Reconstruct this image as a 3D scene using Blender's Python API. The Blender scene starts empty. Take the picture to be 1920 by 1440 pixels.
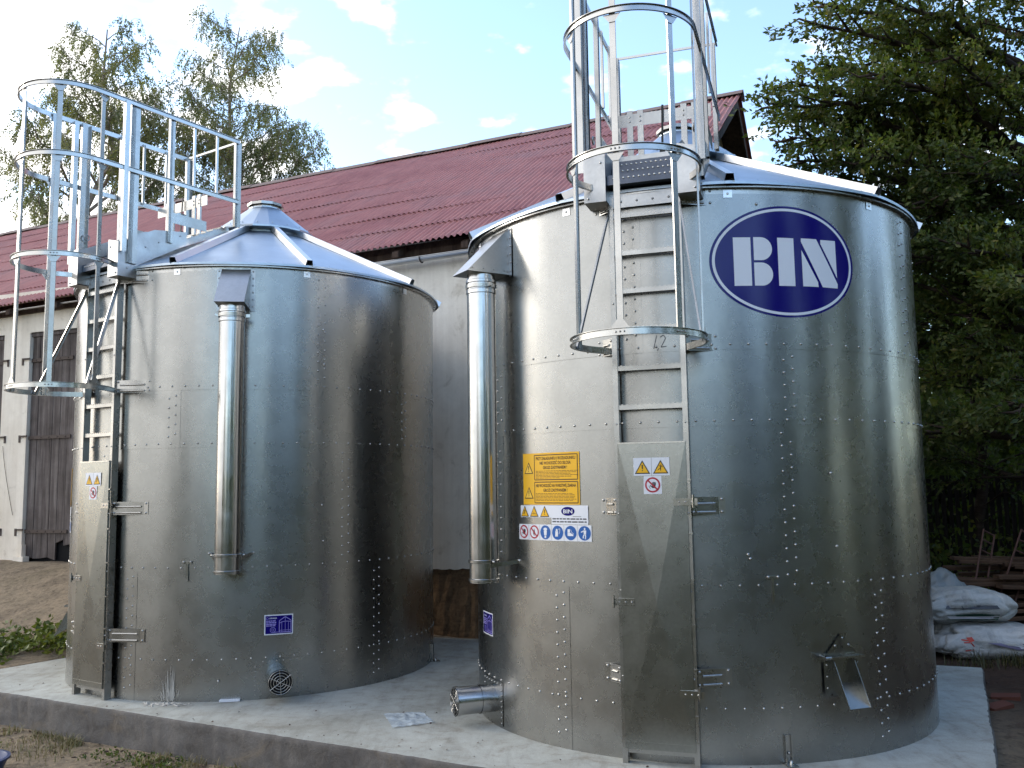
import bpy, math, random
import numpy as np
from mathutils import Vector, Matrix, noise

random.seed(7)
rng = np.random.default_rng(11)
SC = bpy.context.scene
COL = SC.collection
R_ = math.radians


def lin(r, g, b):
    f = lambda c: (c / 255 / 12.92) if c / 255 <= 0.04045 else ((c / 255 + 0.055) / 1.055) ** 2.4
    return (f(r), f(g), f(b), 1.0)


# ------------------------------------------------------------------ materials
def new_mat(name):
    m = bpy.data.materials.new(name)
    m.use_nodes = True
    nt = m.node_tree
    nt.nodes.clear()
    out = nt.nodes.new('ShaderNodeOutputMaterial')
    b = nt.nodes.new('ShaderNodeBsdfPrincipled')
    nt.links.new(b.outputs[0], out.inputs[0])
    return m, nt, b


def N(nt, typ, **kw):
    n = nt.nodes.new('ShaderNode' + typ)
    for k, v in kw.items():
        if k in n.inputs.keys() if isinstance(k, str) else False:
            n.inputs[k].default_value = v
        else:
            setattr(n, k, v)
    return n


def noise_node(nt, scale, detail=4, rough=0.55, stretch=None, coord='Object', dist=0.0):
    tc = nt.nodes.new('ShaderNodeTexCoord')
    src = tc.outputs[coord]
    if stretch:
        mp = nt.nodes.new('ShaderNodeMapping')
        mp.inputs['Scale'].default_value = stretch
        nt.links.new(src, mp.inputs[0])
        src = mp.outputs[0]
    n = nt.nodes.new('ShaderNodeTexNoise')
    n.inputs['Scale'].default_value = scale
    n.inputs['Detail'].default_value = detail
    n.inputs['Roughness'].default_value = rough
    n.inputs['Distortion'].default_value = dist
    nt.links.new(src, n.inputs['Vector'])
    return n.outputs[0]


def ramp(nt, fac, stops):
    r = nt.nodes.new('ShaderNodeValToRGB')
    el = r.color_ramp.elements
    while len(el) < len(stops):
        el.new(0.5)
    for e, (p, c) in zip(el, stops):
        e.position = p
        e.color = c if len(c) == 4 else (*c, 1)
    nt.links.new(fac, r.inputs[0])
    return r.outputs[0]


def mixc(nt, fac, a, b, mode='MIX'):
    m = nt.nodes.new('ShaderNodeMix')
    m.data_type = 'RGBA'
    m.blend_type = mode
    if hasattr(fac, 'links'):
        nt.links.new(fac, m.inputs[0])
    else:
        m.inputs[0].default_value = fac
    for s, i in ((a, 6), (b, 7)):
        if hasattr(s, 'links'):
            nt.links.new(s, m.inputs[i])
        else:
            m.inputs[i].default_value = s
    return m.outputs[2]


def bump(nt, bsdf, h, strength, dist):
    b = nt.nodes.new('ShaderNodeBump')
    b.inputs['Strength'].default_value = strength
    b.inputs['Distance'].default_value = dist
    nt.links.new(h, b.inputs['Height'])
    nt.links.new(b.outputs[0], bsdf.inputs['Normal'])
    return b


def g3(v):
    return (v, v, v, 1)


def metal(name, lo, hi, r0, r1, aniso=0.0, wave=0.0, spangle=0.0, tint=(1, 1, 1)):
    m, nt, b = new_mat(name)
    b.inputs['Metallic'].default_value = 1
    n1 = noise_node(nt, 2.2, 5, 0.6)
    vor = nt.nodes.new('ShaderNodeTexVoronoi')
    vor.inputs['Scale'].default_value = 55
    tc = nt.nodes.new('ShaderNodeTexCoord')
    nt.links.new(tc.outputs['Object'], vor.inputs['Vector'])
    base = ramp(nt, n1, [(0.3, tuple(lo * t for t in tint)), (0.7, tuple(hi * t for t in tint))])
    if spangle:
        sp = ramp(nt, vor.outputs['Color'], [(0, g3(1 - spangle)), (1, g3(1.0))])
        base = mixc(nt, 1.0, base, sp, 'MULTIPLY')
    nt.links.new(base, b.inputs['Base Color'])
    n2 = noise_node(nt, 5, 4, 0.6)
    rr = nt.nodes.new('ShaderNodeMapRange')
    rr.inputs['From Min'].default_value = 0.3
    rr.inputs['From Max'].default_value = 0.7
    rr.inputs['To Min'].default_value = r0
    rr.inputs['To Max'].default_value = r1
    nt.links.new(n2, rr.inputs['Value'])
    nt.links.new(rr.outputs[0], b.inputs['Roughness'])
    if aniso:
        b.inputs['Anisotropic'].default_value = aniso
        b.inputs['Anisotropic Rotation'].default_value = 0.25
        tg = nt.nodes.new('ShaderNodeTangent')
        tg.direction_type = 'RADIAL'
        tg.axis = 'Z'
        nt.links.new(tg.outputs[0], b.inputs['Tangent'])
    if wave:
        w = noise_node(nt, 1.0, 3, 0.5, stretch=(2.2, 2.2, 0.55))
        bump(nt, b, w, 1.0, wave)
    return m


M = {}
M['sheet'] = metal('galvanised_sheet', 0.33, 0.375, 0.25, 0.30, aniso=0.5, wave=0.006, spangle=0.07, tint=(1.0, 1.0, 0.97))
M['roofzinc'] = metal('zinc_roof_sheet', 0.52, 0.60, 0.36, 0.46, wave=0.003, spangle=0.05, tint=(0.85, 0.97, 1.10))  # blue tint puts the reflected sky into the panel colour
M['trim'] = metal('bright_zinc', 0.42, 0.52, 0.18, 0.30, tint=(1, .985, .95))
M['frame'] = metal('zinc_profile', 0.38, 0.48, 0.22, 0.34, spangle=0.08, tint=(1, .985, .95))
M['panel'] = metal('zinc_panel', 0.31, 0.36, 0.25, 0.32, wave=0.003, spangle=0.12, tint=(0.98, 1.0, 0.95))
M['pipe'] = metal('pipe_zinc', 0.46, 0.56, 0.14, 0.26, wave=0.001)
M['ribz'] = metal('rib_zinc', 0.74, 0.82, 0.3, 0.42)


def plain(name, col, rough=0.6, spec=0.5, **kw):
    m, nt, b = new_mat(name)
    b.inputs['Base Color'].default_value = col
    b.inputs['Roughness'].default_value = rough
    b.inputs['Specular IOR Level'].default_value = spec
    return m


M['dark'] = plain('dark_opening', (0.006, 0.006, 0.007, 1), 0.8, 0.2)
M['blue'] = plain('blue_film', lin(14, 4, 104), 0.16, 0.35)
M['white'] = plain('white_film', (0.70, 0.72, 0.78, 1), 0.3)
M['yellow'] = plain('yellow_film', lin(230, 175, 12), 0.35)
M['black'] = plain('black_print', (0.012, 0.011, 0.012, 1), 0.4)
M['brownprint'] = plain('dark_brown_print', lin(70, 42, 8), 0.4)
M['red'] = plain('red_print', lin(170, 20, 45), 0.35)
M['mblue'] = plain('mid_blue_print', lin(10, 85, 160), 0.35)
M['rubber'] = plain('black_rubber', (0.015, 0.015, 0.016, 1), 0.6)


# ------------------------------------------------------------------ mesh builder
class MB:
    def __init__(s):
        s.v, s.f, s.sm, s.mi = [], [], [], []

    def add(s, vs, fs, smooth=False, mi=0):
        o = len(s.v)
        s.v.extend([tuple(p) for p in vs])
        for f in fs:
            s.f.append([o + i for i in f])
            s.sm.append(smooth)
            s.mi.append(mi)

    def quad(s, a, b, c, d, mi=0):
        s.add([a, b, c, d], [(0, 1, 2, 3)], False, mi)

    def hexa(s, p, mi=0):  # 8 pts: bottom 4 ccw, top 4 ccw
        s.add(p, [(3, 2, 1, 0), (4, 5, 6, 7), (0, 1, 5, 4), (1, 2, 6, 5), (2, 3, 7, 6), (3, 0, 4, 7)], False, mi)

    def box(s, lo, hi, mi=0):
        x0, y0, z0 = lo
        x1, y1, z1 = hi
        s.hexa([(x0, y0, z0), (x1, y0, z0), (x1, y1, z0), (x0, y1, z0), (x0, y0, z1), (x1, y0, z1), (x1, y1, z1), (x0, y1, z1)], mi)

    def prof(s, p0, p1, up, pts, mi=0, caps=True):
        """sweep a closed 2-D profile (side, up) from p0 to p1"""
        p0, p1, up = Vector(p0), Vector(p1), Vector(up)
        t = (p1 - p0).normalized()
        sd = t.cross(up).normalized()
        u = sd.cross(t).normalized()
        n = len(pts)
        vs = [p + sd * a + u * b for p in (p0, p1) for a, b in pts]
        fs = [(i, (i + 1) % n, n + (i + 1) % n, n + i) for i in range(n)]
        if caps and n == 4:
            fs += [(3, 2, 1, 0), (4, 5, 6, 7)]
        s.add(vs, fs, False, mi)

    def beam(s, p0, p1, w, h, up=(0, 0, 1), mi=0):
        s.prof(p0, p1, up, [(-w / 2, -h / 2), (w / 2, -h / 2), (w / 2, h / 2), (-w / 2, h / 2)], mi)

    def chan(s, p0, p1, w, d, up, t=0.003, mi=0):
        """C channel: web of width w facing up, flanges of depth d hanging below it"""
        a = w / 2
        s.prof(p0, p1, up, [(-a, 0), (-a, -d), (-a + t, -d), (-a + t, -t), (a - t, -t), (a - t, -d), (a, -d), (a, 0)], mi)

    def sweep(s, path, pts, closed=False, mi=0, smooth=True, up=(0, 0, 1)):
        path = [Vector(p) for p in path]
        up = Vector(up)
        n, k = len(path), len(pts)
        vs = []
        for i, p in enumerate(path):
            a = path[i - 1] if i > 0 or closed else p
            b = path[(i + 1) % n] if i < n - 1 or closed else p
            t = (b - a).normalized()
            sd = t.cross(up).normalized()
            u = sd.cross(t).normalized()
            vs += [p + sd * x + u * y for x, y in pts]
        m = n if closed else n - 1
        for j in range(k):  # each side is a strip of its own so edges stay crisp
            j2 = (j + 1) % k
            sv, sf = [], []
            for i in range(n):
                sv += [vs[i * k + j], vs[i * k + j2]]
            for i in range(m):
                q = (i + 1) % n
                sf.append((2 * i, 2 * q, 2 * q + 1, 2 * i + 1))
            s.add(sv, sf, smooth, mi)

    def tube(s, path, r, n=10, mi=0, caps=True):
        path = [Vector(p) for p in path]
        rs = r if isinstance(r, (list, tuple)) else [r] * len(path)
        t0 = (path[1] - path[0]).normalized()
        ref = Vector((0, 0, 1)) if abs(t0.z) < 0.9 else Vector((1, 0, 0))
        vs = []
        for i, p in enumerate(path):
            a = path[max(i - 1, 0)]
            b = path[min(i + 1, len(path) - 1)]
            t = (b - a).normalized()
            sd = t.cross(ref).normalized()
            u = sd.cross(t)
            for k in range(n):
                an = 2 * math.pi * k / n
                vs.append(p + sd * (rs[i] * math.cos(an)) + u * (rs[i] * math.sin(an)))
        fs = []
        for i in range(len(path) - 1):
            for k in range(n):
                k2 = (k + 1) % n
                fs.append((i * n + k, i * n + k2, (i + 1) * n + k2, (i + 1) * n + k))
        s.add(vs, fs, True, mi)
        if caps:
            s.add(vs[:n], [tuple(range(n))[::-1]], False, mi)
            s.add(vs[-n:], [tuple(range(n))], False, mi)

    def lathe(s, prof, n=48, a0=0, a1=360, mi=0, smooth=True, c=(0, 0)):
        """each profile segment its own smooth band"""
        full = abs(a1 - a0) >= 360
        m = n if full else n + 1
        ang = [R_(a0 + (a1 - a0) * i / n) for i in range(m)]
        for (ra, za), (rb, zb) in zip(prof[:-1], prof[1:]):
            vs = []
            for a in ang:
                vs += [(c[0] + ra * math.sin(a), c[1] - ra * math.cos(a), za), (c[0] + rb * math.sin(a), c[1] - rb * math.cos(a), zb)]
            fs = []
            for i in range(n):
                q = (i + 1) % m
                fs.append((2 * i, 2 * q, 2 * q + 1, 2 * i + 1))
            s.add(vs, fs, smooth, mi)

    def bolt(s, p, nrm, r=0.009, h=0.007, mi=0):
        p, nrm = Vector(p), Vector(nrm).normalized()
        ref = Vector((0, 0, 1)) if abs(nrm.z) < 0.9 else Vector((1, 0, 0))
        a = nrm.cross(ref).normalized()
        b = nrm.cross(a)
        vs = []
        for rr, hh in ((r, 0), (r * 0.85, h * 0.6), (r * 0.4, h)):
            for k in range(6):
                an = math.pi * k / 3
                vs.append(p + a * (rr * math.cos(an)) + b * (rr * math.sin(an)) + nrm * hh)
        fs = []
        for i in range(2):
            for k in range(6):
                k2 = (k + 1) % 6
                fs.append((i * 6 + k, i * 6 + k2, i * 6 + 6 + k2, i * 6 + 6 + k))
        fs.append((12, 13, 14, 15, 16, 17))
        s.add(vs, fs, True, mi)

    def build(s, name, mats, parent=None, label=None):
        me = bpy.data.meshes.new(name)
        me.from_pydata(s.v, [], s.f)
        if not isinstance(mats, (list, tuple)):
            mats = [mats]
        for m in mats:
            me.materials.append(m)
        me.polygons.foreach_set('use_smooth', s.sm)
        me.polygons.foreach_set('material_index', s.mi)
        me.update()
        o = bpy.data.objects.new(name, me)
        COL.objects.link(o)
        if parent:
            o.parent = parent
        if label:
            o['label'] = label
        return o


def mesh_np(name, verts, faces, mat, parent=None, smooth=False):
    """verts (n,3), faces (m,k) numpy"""
    me = bpy.data.meshes.new(name)
    m, k = faces.shape
    me.vertices.add(len(verts))
    me.vertices.foreach_set('co', verts.astype(np.float32).ravel())
    me.loops.add(m * k)
    me.loops.foreach_set('vertex_index', faces.astype(np.int32).ravel())
    me.polygons.add(m)
    me.polygons.foreach_set('loop_start', np.arange(0, m * k, k, dtype=np.int32))
    me.polygons.foreach_set('use_smooth', np.full(m, smooth))
    me.update(calc_edges=True)
    me.materials.append(mat)
    o = bpy.data.objects.new(name, me)
    COL.objects.link(o)
    if parent:
        o.parent = parent
    return o


def tag(o, label=None, cat=None, group=None, kind=None):
    if label:
        o['label'] = label
    if cat:
        o['category'] = cat
    if group:
        o['group'] = group
    if kind:
        o['kind'] = kind
    return o


def empty(name, loc, rz=0.0):
    o = bpy.data.objects.new(name, None)
    o.empty_display_size = 0.2
    COL.objects.link(o)
    o.location = loc
    o.rotation_euler = (0, 0, rz)
    return o


# ------------------------------------------------------------------ camera
cam_d = bpy.data.cameras.new('camera')
cam = bpy.data.objects.new('camera', cam_d)
COL.objects.link(cam)
PITCH, ROLL = 0.1103, -0.0146
F = Vector((0, math.cos(PITCH), math.sin(PITCH)))
U0 = Vector((0, -math.sin(PITCH), math.cos(PITCH)))
X0 = Vector((1, 0, 0))
RT = X0 * math.cos(ROLL) + U0 * math.sin(ROLL)
UP = -X0 * math.sin(ROLL) + U0 * math.cos(ROLL)
mw = Matrix.Identity(4)
for i in range(3):
    mw[i][0], mw[i][1], mw[i][2] = RT[i], UP[i], -F[i]
mw[2][3] = 1.9594
cam.matrix_world = mw
cam_d.sensor_width = 36
cam_d.lens = 1728.25 / 1920 * 36
cam_d.clip_end = 2000
cam_d.clip_start = 0.05
SC.camera = cam

# ------------------------------------------------------------------ light
SUN_AZ, SUN_EL = R_(-72), R_(24)  # measured from +Y toward +X
sd = Vector((math.sin(SUN_AZ) * math.cos(SUN_EL), math.cos(SUN_AZ) * math.cos(SUN_EL), math.sin(SUN_EL)))
sun_d = bpy.data.lights.new('sun', 'SUN')
sun_d.energy = 0.55
sun_d.angle = R_(18)
sun_d.color = (1.0, 0.93, 0.82)
sun = bpy.data.objects.new('sun', sun_d)
COL.objects.link(sun)
sun.rotation_euler = sd.to_track_quat('Z', 'Y').to_euler()
sun.location = sd * 60

W = bpy.data.worlds.new('World')
SC.world = W
W.use_nodes = True
wn = W.node_tree
wn.nodes.clear()
wo = wn.nodes.new('ShaderNodeOutputWorld')
bg = wn.nodes.new('ShaderNodeBackground')
wn.links.new(bg.outputs[0], wo.inputs[0])
sky = wn.nodes.new('ShaderNodeTexSky')
sky.sky_type = 'NISHITA'
sky.sun_disc = False
sky.sun_elevation = SUN_EL
sky.sun_rotation = SUN_AZ
sky.altitude = 150
sky.air_density = 1.0
sky.dust_density = 0.9
sky.ozone_density = 1.6
bg.inputs['Strength'].default_value = 0.125
tc = wn.nodes.new('ShaderNodeTexCoord')
sep = wn.nodes.new('ShaderNodeSeparateXYZ')
wn.links.new(tc.outputs['Generated'], sep.inputs[0])


def wmath(op, a, b=None, c=None):
    n = wn.nodes.new('ShaderNodeMath')
    n.operation = op
    for i, v in enumerate((a, b, c)):
        if v is None:
            continue
        if hasattr(v, 'links'):
            wn.links.new(v, n.inputs[i])
        else:
            n.inputs[i].default_value = v
    return n.outputs[0]


zz = wmath('ADD', wmath('MAXIMUM', sep.outputs[2], 0.0), 0.22)
cx = wmath('DIVIDE', sep.outputs[0], zz)
cy = wmath('DIVIDE', sep.outputs[1], zz)
cmb = wn.nodes.new('ShaderNodeCombineXYZ')
wn.links.new(cx, cmb.inputs[0])
wn.links.new(cy, cmb.inputs[1])
cn = wn.nodes.new('ShaderNodeTexNoise')
cn.inputs['Scale'].default_value = 8.0
cn.inputs['Detail'].default_value = 6
cn.inputs['Roughness'].default_value = 0.5
wn.links.new(cmb.outputs[0], cn.inputs['Vector'])
# more cloud towards the sun (left of the view), thin out to the right
side = wmath('MULTIPLY', wmath('ADD', sep.outputs[0], 0.13), -0.55)
side = wmath('MINIMUM', wmath('MAXIMUM', side, -0.03), 0.22)
cf = wmath('ADD', cn.outputs[0], side)
mr = wn.nodes.new('ShaderNodeMapRange')
mr.interpolation_type = 'SMOOTHSTEP'
mr.inputs['From Min'].default_value = 0.53
mr.inputs['From Max'].default_value = 0.70
wn.links.new(cf, mr.inputs['Value'])
cl = wn.nodes.new('ShaderNodeMix')
cl.data_type = 'RGBA'
wn.links.new(mr.outputs[0], cl.inputs[0])
wn.links.new(sky.outputs[0], cl.inputs[6])
cl.inputs[7].default_value = (4.3, 4.25, 4.2, 1)
wn.links.new(cl.outputs[2], bg.inputs['Color'])

SC.view_settings.view_transform = 'Standard'
SC.view_settings.look = 'None'
SC.view_settings.exposure = 2.0
SC.view_settings.gamma = 1
SC.cycles.max_bounces = 8
SC.cycles.use_adaptive_sampling = True
try:
    SC.cycles.use_denoising = True
except Exception:
    pass

# ------------------------------------------------------------------ ground and slab
TH = R_(22)
P0 = Vector((-.82, 12.40, 0))
BN = Vector((math.sin(TH), math.cos(TH), 0))     # into the barn
BL = Vector((math.cos(TH), -math.sin(TH), 0))    # along the barn to the right
SLAB = [(-6.2, 10.02), (2.61, 5.14), (4.87, 9.92), (1.55, 11.38), (-3.9, 13.55)]


def inpoly(x, y, poly):
    r = np.zeros(x.shape, bool)
    n = len(poly)
    for i in range(n):
        x0, y0 = poly[i]
        x1, y1 = poly[(i + 1) % n]
        c = ((y0 > y) != (y1 > y)) & (x < (x1 - x0) * (y - y0) / (y1 - y0 + 1e-12) + x0)
        r ^= c
    return r


def edge_dist(x, y, poly):
    d = np.full(x.shape, 1e9)
    n = len(poly)
    for i in range(n):
        ax, ay = poly[i]
        bx, by = poly[(i + 1) % n]
        ex, ey = bx - ax, by - ay
        t = np.clip(((x - ax) * ex + (y - ay) * ey) / (ex * ex + ey * ey), 0, 1)
        d = np.minimum(d, np.hypot(x - ax - t * ex, y - ay - t * ey))
    return d


def sstep(a, b, x):
    t = np.clip((x - a) / (b - a), 0, 1)
    return t * t * (3 - 2 * t)


def ground_h(x, y):
    x = np.asarray(x, float)
    y = np.asarray(y, float)
    dw = (P0.x - x) * BN.x + (P0.y - y) * BN.y          # distance in front of the barn wall
    s = (x - P0.x) * BL.x + (y - P0.y) * BL.y
    left = 1 - sstep(-4.6, -3.0, s)
    ramp_ = .87 * (1 - sstep(.0, 3.3, dw)) * left
    front = -.31 * sstep(3.2, 4.5, dw) * sstep(-9.5, -5.0, s) + -.12 * sstep(3.6, 6, dw) * (1 - sstep(-9.5, -5.0, s))
    right = sstep(3.5, 5.2, s)
    h = ramp_ + front * (1 - right) + right * (-.10 - .12 * sstep(2, 6, dw))
    h = np.where(dw < 0, np.where(s > 3.0, -.1, ramp_), h)
    return h


def fbm2(x, y, f, seed, octv=4):
    out = np.zeros_like(x)
    r = np.random.default_rng(seed)
    a = 1.0
    for o in range(octv):
        for k in range(5):
            th = r.uniform(0, 2 * math.pi)
            ph = r.uniform(0, 6.28)
            ff = f * r.uniform(.7, 1.4)
            out += a * np.sin(ff * (x * math.cos(th) + y * math.sin(th)) + ph) / 5
        f *= 2.1
        a *= .5
    return out


def soil_material():
    m, nt, b = new_mat('soil')
    n1 = noise_node(nt, 1.3, 6, .62)
    n2 = noise_node(nt, 14, 6, .7)
    n3 = noise_node(nt, 60, 3, .6, stretch=(1, .25, 1))
    c1 = ramp(nt, n1, [(.32, lin(98, 87, 74)), (.5, lin(132, 118, 100)), (.68, lin(112, 101, 84))])
    c2 = ramp(nt, n2, [(.3, (.45, .42, .40)), (.5, (1, 1, 1)), (.72, (1.25, 1.2, 1.1))])
    c = mixc(nt, 1, c1, c2, 'MULTIPLY')
    straw = ramp(nt, n3, [(.64, (0, 0, 0)), (.72, (1, 1, 1))])
    c = mixc(nt, straw, c, lin(158, 140, 108))
    # brown earth on the far right, colour darkened for the shade under the trees
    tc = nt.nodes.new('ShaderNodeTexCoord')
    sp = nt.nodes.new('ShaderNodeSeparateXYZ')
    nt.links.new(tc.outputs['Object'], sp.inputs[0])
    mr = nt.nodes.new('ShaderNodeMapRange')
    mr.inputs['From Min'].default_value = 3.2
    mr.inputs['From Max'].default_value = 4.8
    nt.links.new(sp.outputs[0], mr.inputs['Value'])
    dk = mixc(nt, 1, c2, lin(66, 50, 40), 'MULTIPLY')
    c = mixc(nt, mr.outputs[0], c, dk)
    # unseen near yard: grass tone darkened to stand for deep shade in reflections
    mr2 = nt.nodes.new('ShaderNodeMapRange')
    mr2.inputs['From Min'].default_value = 6.4
    mr2.inputs['From Max'].default_value = 4.0
    nt.links.new(sp.outputs[1], mr2.inputs['Value'])
    gr = mixc(nt, 1, c2, lin(62, 60, 40), 'MULTIPLY')
    c = mixc(nt, mr2.outputs[0], c, gr)
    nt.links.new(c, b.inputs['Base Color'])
    b.inputs['Roughness'].default_value = .95
    b.inputs['Specular IOR Level'].default_value = .2
    bump(nt, b, n2, .9, .03)
    return m


def build_ground():
    def axis(lo, hi, step, far, g=1.35):
        a = list(np.arange(lo, hi + 1e-6, step))
        d = step
        while a[-1] < far:
            d *= g
            a.append(a[-1] + d)
        d = step
        while a[0] > -far:
            d *= g
            a.insert(0, a[0] - d)
        return np.array(a)
    xs = axis(-9.0, 9.0, .07, 300)
    ys = axis(4.2, 15.5, .07, 300)
    X, Y = np.meshgrid(xs, ys)
    H = ground_h(X, Y)
    amp = np.where((np.abs(X) < 14) & (Y > 0) & (Y < 22), 1.0, .3)
    H = H + amp * (.022 * fbm2(X, Y, 2.0, 3) + .014 * fbm2(X, Y, 9.0, 5, 3))
    ins = inpoly(X, Y, SLAB)
    ed = edge_dist(X, Y, SLAB)
    H = np.where(ins, np.minimum(H, -.05 - np.clip(ed, 0, .25)), H)
    # keep soil just below the slab edge where it is flush with it
    near = (~ins) & (ed < .25)
    H = np.where(near, np.minimum(H, -.015 + ed * .35), H)
    # soil stays inside the barn below its floor
    V = np.stack([X, Y, H], -1).reshape(-1, 3)
    ny, nx = X.shape
    i = np.arange(ny - 1)[:, None] * nx + np.arange(nx - 1)[None]
    Fc = np.stack([i, i + 1, i + nx + 1, i + nx], -1).reshape(-1, 4)
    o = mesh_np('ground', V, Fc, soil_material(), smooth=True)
    tag(o, kind='structure')
    return o


build_ground()


def concrete_material(name, base, dark, rough_scale=1.0, side=False):
    m, nt, b = new_mat(name)
    n1 = noise_node(nt, .9, 6, .6)
    n2 = noise_node(nt, 6, 7, .72, dist=.4)
    n3 = noise_node(nt, 90, 2, .5)
    c1 = ramp(nt, n1, [(.3, dark), (.55, base), (.75, tuple(x * 1.08 for x in base[:3]))])
    c2 = ramp(nt, n2, [(.25, (.55, .5, .45)), (.42, (.9, .88, .86)), (.6, (1.02, 1.02, 1.02)), (.8, (1.12, 1.12, 1.12))])
    c = mixc(nt, 1, c1, c2, 'MULTIPLY')
    c = mixc(nt, .25, c, ramp(nt, n3, [(.3, (.3, .3, .3)), (.7, (1, 1, 1))]), 'MULTIPLY')
    # mud, drips and trowel marks
    n4 = noise_node(nt, 1.7, 7, .75, dist=1.0)
    mud = ramp(nt, n4, [(.56, (0, 0, 0)), (.70, (.55, .55, .55))])
    c = mixc(nt, mud, c, lin(118, 106, 90))
    n5 = noise_node(nt, 7, 5, .7, stretch=(1, .18, 1), dist=.5)
    c = mixc(nt, .45, c, ramp(nt, n5, [(.34, (.66, .64, .62)), (.5, (1, 1, 1))]), 'MULTIPLY')
    nt.links.new(c, b.inputs['Base Color'])
    b.inputs['Roughness'].default_value = .85
    b.inputs['Specular IOR Level'].default_value = .3
    bump(nt, b, n2 if side else n3, .8 if side else .25, .02 if side else .004)
    return m


M['slab'] = concrete_material('slab_concrete', lin(176, 178, 172), lin(150, 150, 142))
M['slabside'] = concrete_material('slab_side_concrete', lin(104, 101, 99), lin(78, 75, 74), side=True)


def build_slab():
    b = MB()
    # subdivided outline so the edge is slightly broken
    pts = []
    r = random.Random(5)
    n = len(SLAB)
    for i in range(n):
        a, c = Vector(SLAB[i]), Vector(SLAB[(i + 1) % n])
        k = max(2, int((c - a).length / .05))
        d = (c - a).normalized()
        nn = Vector((d.y, -d.x))
        for j in range(k):
            w = (r.random() ** 4) * .010 + .004 * math.sin(j * .23)
            pts.append((a + (c - a) * (j / k)) - nn * w)
    top = [(p.x, p.y, 0) for p in pts]
    m = len(pts)
    cx, cy = sum(p.x for p in pts) / m, sum(p.y for p in pts) / m
    b.add(top, [tuple(range(m))], False, 0)
    # rounded arris, cast side with a rough, slightly uneven face
    zs_ = [0.0, -.006, -.016, -.05, -.09, -.13, -.17, -.21, -.25, -.29, -.33, -.45]
    vs = []
    for k, z in enumerate(zs_):
        for i, p in enumerate(pts):
            a, c = pts[i - 1], pts[(i + 1) % m]
            d = (c - a).normalized()
            nn = Vector((d.y, -d.x))
            o = 0 if k == 0 else (.006 if k == 1 else .012 + .010 * noise.noise(Vector((p.x * 3, p.y * 3, z * 9))) + .007 * noise.noise(Vector((p.x * 13, p.y * 13, z * 30))))
            q = p + nn * o
            vs.append((q.x, q.y, z))
    fs = []
    for k in range(len(zs_) - 1):
        for i in range(m):
            j = (i + 1) % m
            fs.append((k * m + i, (k + 1) * m + i, (k + 1) * m + j, k * m + j))
    b.add(vs, fs, True, 1)
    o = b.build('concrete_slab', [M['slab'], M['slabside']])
    tag(o, kind='structure')


build_slab()
# ------------------------------------------------------------------ grain silos
RS = 2.0
ZR = [0.0, 1.2198, 2.3997, 2.9572, 4.1415]   # course joints
ZB = 0.3808                                  # row of bolts of the inner floor
OFF = 0.09                                   # ladder front plane from the wall


def PC(az, r, z):
    a = R_(az)
    return Vector((r * math.sin(a), -r * math.cos(a), z))


def LF(n, t, z):
    """ladder frame: n out from the axis, t to the right seen from outside"""
    return Vector((t, -n, z))


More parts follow.
